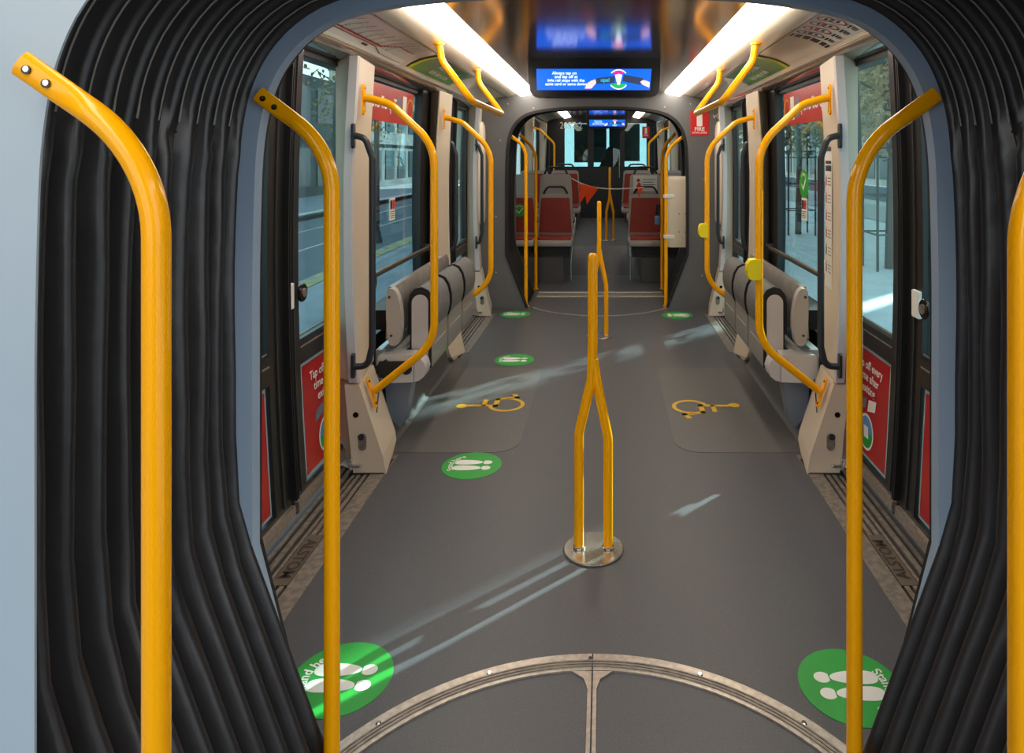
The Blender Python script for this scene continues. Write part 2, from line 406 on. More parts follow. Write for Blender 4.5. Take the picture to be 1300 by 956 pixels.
# rivet heads on the two bulkheads
def rivets(face_y, pts, m, name, label):
    t = empty(name, (pts[0][0], face_y, pts[0][1]))
    for x, z in pts:
        b = B(); cyl(b, (x, face_y+.003, z), (0,-1,0), .011, .009, 16, r2=.007); yield b
k = 0
for px, pz in ((-.865,1.51),(-.88,1.30),(-.93,1.02),(-.845,.62),(.84,1.50)):
    b = B(); cyl(b, (px, YB-.010, pz), (0,-1,0), .012, .008, 16, r2=.006)
    tag(base_origin(obj('rivet', b, M['paleblue'], smooth=True), (px, YB-.004, pz)),
        'small round rivet head on the pale blue bulkhead', 'rivet', 'rivets on the pale blue bulkhead')
for x, z in ((-.97,1.83),(-.86,1.90),(-.62,1.86),(.60,1.87),(.84,1.90),(.95,1.82),(-.93,1.56),(.97,1.2),(-.97,.85),(.95,.75),(-.97,.33),(.95,.30)):
    b = B(); cyl(b, (x, Y2+.002, z), (0,-1,0), .009, .006, 14, r2=.006)
    tag(base_origin(obj('screw', b, M['alu']), (x, Y2, z)), 'tiny screw head set in the grey bulkhead around the far gangway', 'screw', 'screws in the grey bulkhead')

# slate blue ring frame on the near gangway
inn = profile(.655); out = profile(.70, off=.075)
b = B(); open_plate(b, inn, out, 1.565, 1.60)
fr = obj('gangway_arch', b, M['slate'], smooth=True)
tag(base_origin(fr, (0,1.58,0)), 'slate blue arched frame at the inner end of the near bellows', 'frame')
# black rims of the far gangway
inn = profile(.645, .832, 1.852, cx=-.03); out = profile(.665, .855, 1.875, cx=-.03)
b = B(); open_plate(b, inn, out, Y2-.012, Y2+.05)
tag(base_origin(obj('gangway_arch', b, M['rubber'], smooth=True), (0,Y2,0)), 'black rubber rim around the far gangway opening', 'frame')

# ------------------------------------------------------------------ bellows
def bellows(ya, yb, nfold, bw, label, base=.038, depth=.048, seams=True, steps=14, hw=.784, top=1.772, cx=.012, dbase=.0):
    t = empty('gangway_bellows', (0, (ya+yb)/2, 0), label, 'bellows')
    rings = []
    N = nfold*steps
    for i in range(N+1):
        f = i/steps; y = ya + (yb-ya)*i/N
        fr_ = abs(math.sin(PI*f))
        ch_sharp = profile(bw, hw, top, cx=cx, off=base + depth*fr_**0.65)
        ch_soft = profile(bw, hw, top, cx=cx, off=base + depth*(0.5-0.5*math.cos(2*PI*f + 1.2*math.sin(PI*f/nfold)*math.sin(f*1.3))) )
        ch_diag = profile(bw, hw, top, cx=cx, off=dbase + depth*0.9*(0.5-0.5*math.cos(2*PI*f)))
        r = []
        for j, (a, c, d) in enumerate(zip(ch_sharp, ch_soft, ch_diag)):
            zz = a[1]
            w = min(1, max(0, (zz-1.40)/.10)); dg = min(1, max(0, (.64-zz)/.10))
            x = a[0]*w + c[0]*(1-w); z = a[1]*w + c[1]*(1-w)
            x = x*(1-dg) + d[0]*dg; z = z*(1-dg) + d[1]*dg
            if .5 < zz < 1.4:
                x += math.copysign(.005*math.sin(zz*5 + f*2.1) , x)
            r.append((x, y, max(z, .001) if zz <= 0.02 else z))
        rings.append(r)
    b = B(); loft(b, rings, cap=False, closed=False)
    sl = obj('sleeve', b, M['bellow'], t, smooth='all')
    sm = sl.modifiers.new('thick', 'SOLIDIFY'); sm.thickness = .004
    if seams:
        for k in range(1, nfold):
            y = ya + (yb-ya)*k/nfold
            ch = [(x, z) for x, z in profile(bw, hw, top, cx=cx, off=base-.001) if z > 1.45]
            b = B(); tube(b, [(x, y, z) for x, z in ch], .0022, 6)
            obj('seam', b, M['seam'], t, smooth=True)
        # horizontal stitched joins of the upper hood
        for s in (-1, 1):
            b = B()
            pts = []
            for i in range(0, N+1, 2):
                f = i/steps; y = ya + (yb-ya)*i/N
                c = min([p for p in profile(bw, hw, top, cx=cx, off=base-.003 + depth*abs(math.sin(PI*f))**.65*.9) if p[0]*s > 0], key=lambda p: abs(p[1]-1.42))
                pts.append((c[0], y, 1.45))
            tube(b, pts, .003, 6); obj('hem', b, M['bellow'], t, smooth=True)
    return t
bellows(YB, 1.568, 10, .60, 'black pleated bellows wall of the near gangway')
bellows(Y2+.05, Y3, 9, .67, 'black pleated bellows wall of the far gangway beyond the grey bulkhead', seams=False, steps=8, base=.01, hw=.86, top=1.88, cx=-.02)
# hem strip where the bellows meets the frame at the floor
# turntable rings
def arc_ring(bm, cy, r0, r1, a0, a1, z0, z1, n=48, cx=0.0):
    rings = []
    for k in range(n+1):
        a = math.radians(a0+(a1-a0)*k/n); c, s_ = math.cos(a), math.sin(a)
        rings.append([(cx+r0*c, cy+r0*s_, z0),(cx+r1*c, cy+r1*s_, z0),(cx+r1*c, cy+r1*s_, z1),(cx+r0*c, cy+r0*s_, z1)])
    loft(bm, rings)
t = empty('turntable_ring', (0,1.165,0), 'curved ribbed aluminium turntable ring in the floor of the near gangway', 'floor ring')
b = B(); arc_ring(b, 1.165, .700, .762, 32, 148, 0, .005)
obj('ring_plate', b, M['alu'], t)
for r_ in (.712, .722, .732):
    b = B(); arc_ring(b, 1.165, r_, r_+.004, 32, 148, .005, .0075); obj('rib', b, M['aludull'], t)
b = B()
prism(b, [(-.012,1.30),(.012,1.30),(.012,1.80),(.022,1.835),(.055,1.862),(-.055,1.862),(-.022,1.835),(-.012,1.80)], 0, .005, 'z'); obj('spoke', b, M['alu'], t)
b = B(); box(b, -.002, .002, 1.3, 1.925, .005, .007); obj('joint_line', b, M['groove'], t)
for a in (45, 67, 90.5, 112, 135):
    c = (.742*math.cos(math.radians(a)), 1.165+.742*math.sin(math.radians(a)), .005)
    b = B(); cyl(b, c, (0,0,1), .008, .004, 12, r2=.005); obj('screw', b, M['chrome'], t)
t = empty('turntable_ring', (0,6.8,0), 'thin curved metal turntable strip at the foot of the grey bulkhead', 'floor ring')
b = B(); arc_ring(b, 6.80, .735, .765, 213, 327, 0, .004); obj('ring_plate', b, M['alu'], t)
t = empty('floor_threshold', (0,6.95,0), 'pair of straight metal threshold strips across the far gangway floor', 'threshold')
for y0, y1 in ((6.86, 6.91), (7.06, 7.12)):
    b = B(); box(b, -.64, .64, y0, y1, 0, .012, .003); obj('metal_strip', b, M['alu'], t)
b = B(); box(b, -.64, .64, 6.91, 7.06, .0, .006); obj('middle_plate', b, M['aludull'], t)

# ------------------------------------------------------------------ side walls
def wallpanel(s, y0, y1, z0, z1, m, x0=1.19, x1=1.25, name='wall', label=None):
    b = B()
    nz = max(1, int((z1-z0)/.15)); 
    rings = []
    for k in range(nz+1):
        z = z0+(z1-z0)*k/nz; a, c = s*bend(x0, z), s*bend(x1, z)
        rings.append([(a,y0,z),(c,y0,z),(c,y1,z),(a,y1,z)])
    loft(b, rings)
    return obj(name, b, m)
def frame_piece(bm, s, y0, y1, z0, z1, x0, x1):
    nz = max(1, int((z1-z0)/.15)); rings = []
    for k in range(nz+1):
        z = z0+(z1-z0)*k/nz; a, c = s*bend(x0, z), s*bend(x1, z)
        rings.append([(a,y0,z),(c,y0,z),(c,y1,z),(a,y1,z)])
    loft(bm, rings)

wi = {-1: 'wall_left', 1: 'wall_right'}
for s in (-1, 1):
    # posts between openings, sills, all dark
    for (y0, y1, z0, z1, m) in ((Y1+.03, 1.93, -.1, 1.86, 'black'), (3.22, 3.42, -.1, 1.86, 'black'), (4.58, 4.90, -.1, 1.86, 'black'),
                                (6.10, Y2, -.1, 1.86, 'black'), (3.42, 4.58, -.1, .42, 'coving')):
        tag(wallpanel(s, y0, y1, z0, z1, M[m], name=wi[s]), kind='structure')
    # coving under the folding seats
    b = B(); prism(b, [(s*.985, -.1),(s*.985,0.0),(s*1.005,.012),(s*1.02,.05),(s*1.085,.30),(s*1.16,.36),(s*1.2,.36),(s*1.2,-.1)], 3.30, 4.62)
    tag(obj('baseboard_left' if s < 0 else 'baseboard_right', b, M['coving'], smooth=True), kind='structure')

# ---- doors
def door(n, s, y0, y1, poster=True, near=True):
    lab = {(-1,True):'black double leaf tram door on the near left',(1,True):'black double leaf tram door on the near right',
           (-1,False):'black double leaf tram door at the far left',(1,False):'black double leaf tram door at the far right'}[(s,near)]
    t = empty('door_%d' % n, (s*1.2, (y0+y1)/2, 0), lab); t['kind'] = 'structure'
    ym = (y0+y1)/2 + (.01 if near else 0)
    for li, (a, c) in enumerate(((y0, ym), (ym, y1))):
        a += .004; c -= .004
        b = B(); xi, xo = 1.185, 1.225
        w = .085 if near else .07
        wl = (.105 if li == 0 else .10)
        ja, jc = (w*.6, wl+.02) if li == 0 else (wl+.02, w*.6)       # the joint side is wider
        frame_piece(b, s, a, a+ja, .03, 1.86, xi, xo); frame_piece(b, s, c-jc, c, .03, 1.86, xi, xo)
        frame_piece(b, s, a+ja, c-jc, 1.835, 1.86, xi, xo); frame_piece(b, s, a+ja, c-jc, .575, .675, xi, xo); frame_piece(b, s, a+ja, c-jc, .03, .10, xi, xo)
        lf = obj('leaf', b, M['black'], t)
        b = B(); frame_piece(b, s, a+ja, c-jc, .675, 1.835, 1.203, 1.208); obj('pane', b, M['glass'], lf, label='teal tinted upper pane')
        b = B(); frame_piece(b, s, a+ja, c-jc, .10, .575, 1.203, 1.208); obj('pane', b, M['glass'], lf)
        # bright metal edge strips
        b = B(); frame_piece(b, s, a+ja, c-jc, .640, .646, xi-.003, xi); frame_piece(b, s, a+ja, c-jc, .686, .692, xi+.004, xi+.008); obj('rail_trim', b, M['aludull'], lf)
        b = B(); frame_piece(b, s, a+.01, c-.01, .045, .085, xi-.016, xi); obj('bottom_rail', b, M['alu'], lf)
        b = B(); frame_piece(b, s, (c-.006) if li == 0 else a, c if li == 0 else a+.006, .1, 1.84, xi-.022, xi); obj('edge_seal', b, M['rubber'], lf)
        # lift bar at the inner edge of the joint (subtle vertical profile)
        b = B(); e = (c-jc*.55) if li == 0 else (a+ja*.55); frame_piece(b, s, e-.004, e+.004, .1, 1.84, xi-.006, xi); obj('profile_strip', b, M['darkrail'], lf)
        if poster:
            P = door_poster(s, a+ja+.035, c-jc-.02, .118, .555, li)
    if near:
        # round emergency lock with a small white label
        y, yl = (2.655, 2.715) if s < 0 else (2.53, 2.415)
        b = B(); cyl(b, (s*1.168, yl, .865), (-s,0,0), .036, .012, 28, bev=.003); k = obj('lock', b, M['piano'], t, smooth=True, label='round black door lock')
        b = B(); cyl(b, (s*1.157, yl, .865), (-s,0,0), .018, .006, 20); obj('lock_core', b, M['aludull'], k)
        b = B(); box(b, s*1.182, s*1.166, y-.055, y+.0, .815, .915, .004); k = obj('lock_label', b, M['paper'], t, label='small white label plate')
        b = B(); pl = Pl((s*1.1655, y-.025, .865), (0,-s,0) if s<0 else (0,-1,0), (0,0,1))
        pl = Pl((s*1.1655, y-.027, .865), (0, -s*-1, 0), (0,0,1))
        pl.poly(b, rect(-.016,.016,-.035,.01), .0008*(1)) ; obj('print', b, M['darkprint'], k)
    return t

def wallplane(s, yc, zc, z0, z1, x):
    """plane on the inner face of side wall; u to the right as seen from the aisle"""
    a = Vector((s*bend(x, z0), 0, z0)); c = Vector((s*bend(x, z1), 0, z1))
    v = (c-a).normalized(); u = Vector((0, 1, 0)) if s < 0 else Vector((0, -1, 0))
    o = Vector((s*bend(x, zc), yc, zc))
    return Pl(o, u, v)
def door_poster(s, y0, y1, z0, z1, li):
    W, H = y1-y0, z1-z0
    where = {(-1,0):'lower pane of the nearer leaf of the left door',(-1,1):'lower left door pane beside the second pole',
             (1,0):'lower pane of the nearer leaf of the right door',(1,1):'lower pane of the right door facing the aisle'}[(s,li)]
    t = empty('poster', (s*1.2, (y0+y1)/2, z0), 'red tap off poster on the ' + where, 'poster')
    pl = wallplane(s, (y0+y1)/2, (z0+z1)/2, z0, z1, 1.197)
    if pl.n.x*s > 0: pl.n = -pl.n
    b = B(); pl.slab(b, rect(-W/2-.012, W/2+.012, -H/2-.012, H/2+.012), -.001, .0015); obj('clear_sleeve', b, M['clear_edge'], t)
    b = B(); pl.slab(b, rect(-W/2, W/2, -H/2, H/2), .0016, .003); obj('sheet', b, M['red'], t)
    b = B(); sz = min(.062, W*.21)
    text(pl, b, 'Tap off every', 0, H*.36, sz*.82, .004); text(pl, b, 'time after', 0, H*.245, sz*.82, .004); text(pl, b, 'exiting', 0, H*.13, sz*.82, .004)
    obj('lettering', b, M['white'], t)
    b = B(); pl.poly(b, [(-W*.26,-H*.10),(-W*.05,-H*.06),(-W*.03,H*.045),(-W*.24,H*.0)], .004); obj('card_picture', b, M['bluegrey'], t)
    b = B(); pl.poly(b, [(0,-H*.08),(W*.2,-H*.03),(W*.22,H*.08),(W*.02,H*.04)], .0041); obj('reader_picture', b, M['paper'], t)
    b = B(); pl.poly(b, circ(0, -H*.28, W*.19, 32), .004); obj('emblem', b, M['white'], t)
    b = B(); pl.poly(b, circ(0, -H*.28, W*.165, 24, a0=180, a1=360), .0045); obj('emblem', b, M['green'], t)
    b = B(); pl.poly(b, circ(0, -H*.28, W*.165, 24, a0=0, a1=180), .0045); obj('emblem', b, M['bluetag'], t)
    b = B(); pl.poly(b, [(-W*.05,-H*.34),(W*.07,-H*.33),(W*.05,-H*.22),(-W*.07,-H*.23)], .005); obj('emblem', b, M['white'], t)
    return t
M['clear_edge'] = mat('pale_sleeve_edge', rgb(150, 176, 184), 0.3)
door(1, -1, 1.95, 3.24); door(2, 1, 1.95, 3.24)
door(3, -1, 4.92, 6.08, poster=False, near=False); door(4, 1, 4.92, 6.08, poster=False, near=False)
# dark lintel line above doors and windows
for s in (-1, 1):
    b = B(); box(b, s*1.172, s*1.25, Y1+.03, Y2, 1.812, 1.84)
    tag(obj('wall_left' if s<0 else 'wall_right', b, M['groove']), kind='structure')

# ---- fixed windows
def fixed_window(n, s, y0, y1, z0, z1, label):
    t = empty('window_%d' % n, (s*1.2, (y0+y1)/2, z0), label); t['kind'] = 'structure'
    b = B(); xi, xo = 1.18, 1.225
    frame_piece(b, s, y0, y0+.03, z0, z1, xi, xo); frame_piece(b, s, y1-.09, y1, z0, z1, xi, xo)
    frame_piece(b, s, y0, y1, z0, z0+.05, xi, xo); frame_piece(b, s, y0, y1, z1-.025, z1, xi, xo)
    obj('window_frame', b, M['black'], t)
    b = B(); frame_piece(b, s, y0+.03, y1-.09, z0+.05, z1-.025, 1.203, 1.208); obj('pane', b, M['glass'], t)
    return t
for s in (-1, 1):
    fixed_window(1 if s < 0 else 2, s, 3.42, 4.58, .42, 1.86, 'teal tinted fixed window above the folding seats on the %s' % SN[s])
    # horizontal rail across the window
    t = empty('window_rail', (s*1.14, 4.0, .80), 'slim metal bar across the %s window above the folding seats' % SN[s], 'rail')
    b = B(); tube(b, [(s*1.135, 3.40, .806),(s*1.135, 4.60, .806)], .010, 12); obj('bar', b, M['darkbar'] if 'darkbar' in M else M['alu'], t, smooth=True)
    b = B(); box(b, s*1.125, s*1.145, 3.41, 4.59, .790, .800); obj('lower_strip', b, M['darkrail'], t)
    for y in (3.405, 4.595):
        b = B(); cyl(b, (s*1.115, y, .806), (s,0,0), .018, .09, 16); obj('bracket', b, M['darkrail'], t, smooth=True)
    # deep blue-black reveal post at far side of window
    tag(wallpanel(s, 4.46, 4.60, .5, 1.84, M['black'], x0=1.165, x1=1.185, name='wall_left' if s<0 else 'wall_right'), kind='structure')
    # red banner stuck along the top of the window, printed to be read from outside
    y0, y1, z0, z1 = (3.46, 4.36, 1.60, 1.80)
    t = empty('window_banner', (s*1.2, (y0+y1)/2, z0), 'red banner with reversed lettering along the top of the %s window' % SN[s], 'banner')
    pl = wallplane(s, (y0+y1)/2, (z0+z1)/2, z0, z1, 1.199)
    if pl.n.x*s > 0: pl.n = -pl.n
    W, H = y1-y0, z1-z0
    b = B(); pl.slab(b, rect(-W/2, W/2, -H/2, H/2), 0, .002); obj('sheet', b, M['red'], t)
    f = 1 if s < 0 else -1
    b = B(); text(pl, b, 'Tap off every', -f*W*.17, 0, .095, .003, mirror=True); obj('lettering', b, M['white'], t)
    b = B(); pl.poly(b, rect(f*W*.17-.035, f*W*.17+.035, -H*.3, H*.3), .003); obj('picture', b, M['bluegrey'], t)
    b = B(); pl.poly(b, rect(f*W*.29-.04, f*W*.29+.04, -H*.35, H*.35), .003); obj('picture', b, M['paper'], t)
    b = B(); ringstroke(pl, b, f*W*.42, 0, .06, .012, .003); obj('emblem', b, M['yprint'], t)
    # small info sticker
    yq = 3.99
    pl = wallplane(s, yq, 1.10, 1.0, 1.2, 1.2)
    if pl.n.x*s > 0: pl.n = -pl.n
    t = empty('window_sticker', (s*1.2, yq, 1.03), 'small white safety sticker on the %s window' % SN[s], 'sticker')
    b = B(); pl.slab(b, rect(-.05,.05,-.065,.065), 0, .0015); obj('sheet', b, M['paper'], t)
    b = B(); pl.poly(b, rect(-.042,-.002,.0,.052), .0025); obj('symbol', b, M['darkprint'], t)
    b = B(); pl.poly(b, rect(.004,.044,.0,.052), .0025); obj('symbol', b, M['signred'], t)
    b = B()
    for k in range(4): pl.poly(b, rect(-.04,.04 - .01*(k % 2),-.016-.012*k,-.012-.012*k), .0025)
    obj('fine_print', b, M['darkprint'], t)
# round green tick sticker on right window
pl = wallplane(1, 3.99, 1.245, 1.1, 1.4, 1.2)
if pl.n.x > 0: pl.n = -pl.n
t = empty('window_sticker', (1.2, 3.99, 1.17), 'round green tick sticker on the right window above the white safety sticker', 'sticker')
b = B(); pl.slab(b, circ(0,0,.088,40), 0, .0015); obj('disc', b, M['sticky'], t)
b = B(); stroke(pl, b, [(-.035,-.005),(-.01,-.034),(.042,.03)], .014, .003); obj('tick', b, M['white'], t)
b = B(); text(pl, b, 'sit here', 0, 0, .03, .003, warp=(.060, 90)); obj('lettering', b, M['white'], t)

# ------------------------------------------------------------------ cream door pillars
def pillar(s, ya, yb, label, foot_w=.93, slim=False):
    """ya = door-side face, yb = the other end"""
    d = 1 if yb > ya else -1
    t = empty('door_pillar', (s*1.1, (ya+yb)/2, 0), label, 'pillar', 'cream pillars between doors and windows')
    L = abs(yb-ya)
    #  z, x inner front, x inner rear, x outer front, rear y fraction
    foot = [(0.0, foot_w, foot_w+.035, 1.075, .62),(.04, foot_w+.008, foot_w+.040, 1.08, .80),(.075, foot_w+.014, foot_w+.05, 1.085, .84),(.395, 1.050, 1.085, 1.115, .84)]
    b = B(); rings = []
    for z, xf, xr, xo, fy in foot:
        rings.append([(s*xf, ya, z),(s*xr, ya+d*L*fy, z),(s*1.18, ya+d*L*fy, z),(s*1.18, ya+d*.10, z),(s*xo, ya+d*.03, z),(s*xo, ya, z)])
    loft(b, rings); ft = obj('foot', b, M['cream'], t)
    colz = [(.405,1.056,1.098,1.100),(.55,1.066,1.108,1.108),(.8,1.078,1.118,1.119),(1.05,1.082,1.122,1.123),(1.3,1.082,1.122,1.123),(1.55,1.072,1.112,1.115),(1.850,1.054,1.095,1.097)]
    b = B(); rings = []
    for z, xf, xr, xo in colz:
        if slim: rings.append([(s*xf, ya+d*.012, z),(s*(xf+.012), ya+d*L*.98, z),(s*(xf+.020), ya+d*L*.98, z),(s*1.185, ya+d*.14, z),(s*1.185, ya+d*.08, z),(s*xo, ya+d*.02, z)])
        else: rings.append([(s*xf, ya+d*.012, z),(s*xr, ya+d*L*.98, z),(s*1.185, ya+d*L*.98, z),(s*1.185, ya+d*.09, z),(s*1.185, ya+d*.08, z),(s*xo, ya+d*.02, z)])
    loft(b, rings); obj('column', b, M['cream'], t)
    b = B(); rings = []
    for z, xf, xr, xo in colz:
        rings.append([(s*(xf-.004), ya+d*.014, z),(s*(xf+.0), ya-d*.004, z),(s*(xo-.006), ya-d*.004, z),(s*(xo-.004), ya+d*.02, z),(s*xf, ya+d*.016, z)])
    loft(b, rings); obj('edge_trim', b, M['lilac'], t, label='pale lilac grey edge trim')
    # seam on the aisle side of the foot, keyhole and latch on the door side
    b = B(); z0, z1 = .25, .335
    def xin(z): return foot_w+.014 + (1.050-foot_w-.014)*(z-.075)/.32
    tube(b, [(s*(xin(.235)+.010), ya+d*L*.30, .235),(s*(xin(.325)+.026), ya+d*L*.83, .325)], .003, 6); obj('seam', b, M['groove'], t)
    b = B(); cyl(b, (s*1.065, ya+d*.002, .262), (0,-d,0), .0125, .004, 16); obj('screw_hole', b, M['piano'], t)
    b = B(); pl = Pl((s*1.035, ya-d*.001, .145), (1,0,0), (0,0,1)); pl.n = Vector((0,-d,0))
    pl.slab(b, rrect(-.018,.018,-.04,.035,.017), 0, .003); lt = obj('recess_cover', b, M['aludull'], t)
    b = B(); cyl(b, (s*1.04, ya-d*.003, .165), (0,-d,0), .014, .004, 16); obj('lock_core', b, M['darkrail'], lt)
    b = B(); box(b, s*1.035, s*1.095, ya-d*.001, ya-d*.02, .035, .048, .004); box(b, s*1.075, s*1.085, ya-d*.001, ya-d*.022, .025, .075, .003)
    obj('latch', b, M['chrome'], t, label='chrome latch')
    b = B(); box(b, s*(foot_w+.01), s*1.08, ya-d*.004, ya+d*.14, -.001, .006); obj('base_seal', b, M['rubber'], t)
    return t
for s in (-1, 1):
    pillar(s, 3.03, 3.38, 'cream pillar with flared foot between the near %s door and window' % SN[s])
    pillar(s, 4.93, 4.60, 'cream pillar behind the %s folding seats, flared foot beside the far door' % SN[s], foot_w=.965, slim=True)
    pillar(s, 6.03, 6.37, 'cream pillar with flared foot at the far %s corner by the grey bulkhead' % SN[s], foot_w=.955)
    # rounded cream pad in the far corner
    b = B(); rings = []
    for z, k in ((.79,.5),(.80,.8),(.83,1),(1.2,1.02),(1.62,1),(1.69,.9),(1.725,.66),(1.735,.3)):
        cx, cy = s*1.105, 6.27; hx, hy = .052*k, .09*k
        rings.append([(cx+hx*math.copysign(abs(math.cos(a))**.6, math.cos(a)), cy+hy*math.copysign(abs(math.sin(a))**.6, math.sin(a)), z) for a in [2*PI*i/24 for i in range(24)]])
    loft(b, rings); tag(base_origin(obj('corner_cover', b, M['ceilcream'], smooth=True), (s*1.105, 6.27, .79)),
        'tall rounded cream cover in the far %s corner behind the pillar' % SN[s], 'cover')
    # label strips on the near pillar's aisle face
def strip_labels(s):
    pl_u = Vector((0,1,0)) if s < 0 else Vector((0,-1,0))
    lab = 'tall white safety instruction strip on the near %s cream pillar' % SN[s]
    zt, zb = (1.60, .80)
    t = empty('instruction_strip', (s*1.1, 3.28, zb), lab, 'label')
    yc = 3.20
    xs = lambda z: 1.082 + .041*.5
    pl = Pl((s*(1.082+.012), yc, 1.10), (s*-.11*-1*0, 1*(-s), 0), (0,0,1))
    # aisle face slopes from (1.082,3.042) to (1.122,3.373)
    dirv = Vector((s*.040, .331, 0)).normalized()
    u = dirv if s < 0 else -dirv
    o = Vector((s*1.082, 3.042, 1.0)) + dirv*.205
    pl = Pl(o, u, (0,0,1))
    if pl.n.x*s > 0: pl.n = -pl.n
    off = .004
    for (a, c) in ((-.22, .47),):
        b = B(); pl.slab(b, rect(-.10,.05,a,c), off, off+.0012); obj('sheet', b, M['paper'], t)
    b = B()
    for (a, c) in ((.43,.465),(.37,.385),(.335,.362)): pl.poly(b, rect(-.09,.04,a,c), off+.002)
    obj('black_panel', b, M['darkprint'], t)
    for k in range(6):
        z = .285 - k*.083
        b = B(); pl.poly(b, rect(-.085,-.06,z-.02,z+.018), off+.002); pl.poly(b, circ(-.072, z+.024,.008,12), off+.002)
        obj('symbol', b, M['redprint'] if k < 4 else M['darkprint'], t)
        b = B()
        for q in range(3): pl.poly(b, rect(-.04,.035-.012*(q%2),z+.015-q*.016,z+.019-q*.016), off+.002)
        obj('fine_print', b, M['darkprint'], t)
    return t
strip_labels(1)
t = strip_labels(-1)
# the left one sits on the far pillar only (narrow): shift it along
for o in (t,):
    o.location = (o.location.x - .000, o.location.y + 0.0, o.location.z)
    o.location.y += 1.62; o.location.x += .03*0
    o['label'] = 'narrow white safety strip on the left cream pillar behind the folding seats'
# small white intercom panel by the window
for s in (-1, 1):
    t = empty('wall_panel', (s*1.14, 3.43, .68), 'small white panel behind the dark grab handle on the %s' % SN[s], 'panel')
    b = B(); box(b, s*1.14, s*1.175, 3.385, 3.475, .66, .88, .006); obj('plate', b, M['paper'], t)
    b = B(); cyl(b, (s*1.14, 3.46, .77), (-s,0,0), .045, .012, 24); obj('button', b, M['piano'], t, smooth=True)

# ------------------------------------------------------------------ rails
def flange(bm, c, n, along, L=.125, W=.030, T=.008):
    c = Vector(c); n = Vector(n).normalized(); v = Vector(along).normalized(); u = v.cross(n)
    pl = Pl(c, u, v); pl.n = n
    pl.slab(bm, rrect(-W/2, W/2, -L/2, L/2, W*.49, 6), 0, T)
def grab_rail(s, y, label, y_back=0):
    t = empty('grab_rail', (s*.735, y, .34), label, 'grab rail', 'yellow rails on the cream pillars')
    r = .0175
    pts = fillet([(s*1.035, y, 1.670),(s*.93, y, 1.640),(s*.735, y, 1.455),(s*.735, y, .560),(s*1.005, y, .345)], [0,.12,.22,.20,0], 12)
    b = B(); tube(b, pts, r, 20); obj('bar', b, M['yellow'], t, smooth=True)
    b = B(); flange(b, (s*1.058, y, 1.662), (-s, 0, 0), (0,0,1), L=.14); f = obj('upper_flange', b, M['yellow'], t)
    for dz in (-.052, .052):
        b = B(); cyl(b, (s*1.05, y, 1.662+dz), (-s,0,0), .006, .003, 12); obj('bolt', b, M['chrome'], f)
    b = B(); cyl(b, (s*1.052, y, 1.672), (-s,-.0,-.25), .0175, .03, 16); obj('socket', b, M['yellow'], t, smooth=True)
    dv = Vector((s*.09, 0, .29)).normalized()
    c = Vector((s*1.022, y, .336)); nn = Vector((-s*.95, 0, .3))
    b = B(); flange(b, c, nn, dv, L=.14); f = obj('lower_flange', b, M['yellow'], t)
    for q in (-.052, .052):
        b = B(); cyl(b, c + dv*q + nn.normalized()*.006, nn, .006, .004, 12); obj('bolt', b, M['piano'], f)
    return t
for s in (-1, 1):
    grab_rail(s, 3.10, 'yellow angled grab rail on the near %s cream pillar' % SN[s])
    grab_rail(s, 4.66, 'yellow angled grab rail on the %s pillar behind the folding seats' % SN[s])

def dark_handle(s, y, x_in, x_w, label, z0=.45, z1=1.50):
    t = empty('grab_bar', (s*x_in, y, z0), label, 'grab handle', 'dark door grab handles')
    pts = fillet([(s*x_w, y, z1+.0),(s*(x_in+.03), y, z1-.015),(s*x_in, y, z1-.10),(s*x_in, y, z0+.12),(s*(x_in+.02), y, z0+.035),(s*x_w, y, z0+.03)], [0,.04,.05,.05,.04,0], 6)
    b = B(); tube(b, pts, .0145, 16); obj('bar', b, M['darkrail'], t, smooth=True)
    for z in (z1-.005, z0+.035):
        b = B(); pl = Pl((s*x_w, y, z), (0,1,0), (0,0,1)); pl.n = Vector((-s,0,0)); pl.slab(b, rrect(-.014,.014,-.055,.055,.0135), 0, .012); obj('flange', b, M['darkrail'], t)
    return t
for s in (-1, 1):
    dark_handle(s, 3.01, .985, 1.075, 'dark grey vertical grab handle on the near %s cream pillar' % SN[s])
    dark_handle(s, 4.96, 1.035, 1.10, 'dark grey vertical grab handle beside the far %s door' % SN[s], z0=.70, z1=1.52)
    dark_handle(s, 6.01, 1.035, 1.09, 'dark grey vertical grab handle on the far %s corner pillar' % SN[s], z0=.62, z1=1.52)

# ceiling grab loops
for s in (-1, 1):
    ya, yb = 3.42, 4.45
    t = empty('ceiling_grab_loop', (s*.75, (ya+yb)/2, 1.98), 'yellow trapezoid grab loop hanging from the %s side of the ceiling' % SN[s], 'grab loop', 'yellow ceiling grab loops')
    up = [(s*.790, ya, 1.975),(s*.778, ya, 1.885),(s*.625, ya, 1.680)]
    pts = fillet([up[0], up[1], up[2], (s*.625, yb, 1.680), (s*.778, yb, 1.885), (s*.790, yb, 1.975)], [0,.10,.045,.045,.10,0], 8)
    b = B(); tube(b, pts, .0175, 18); obj('bar', b, M['yellow'], t, smooth=True)
    for y in (ya, yb):
        b = B(); cyl(b, (s*.791, y, 1.972), (0,0,-1), .026, .010, 20); obj('flange', b, M['yellow'], t, smooth=True)

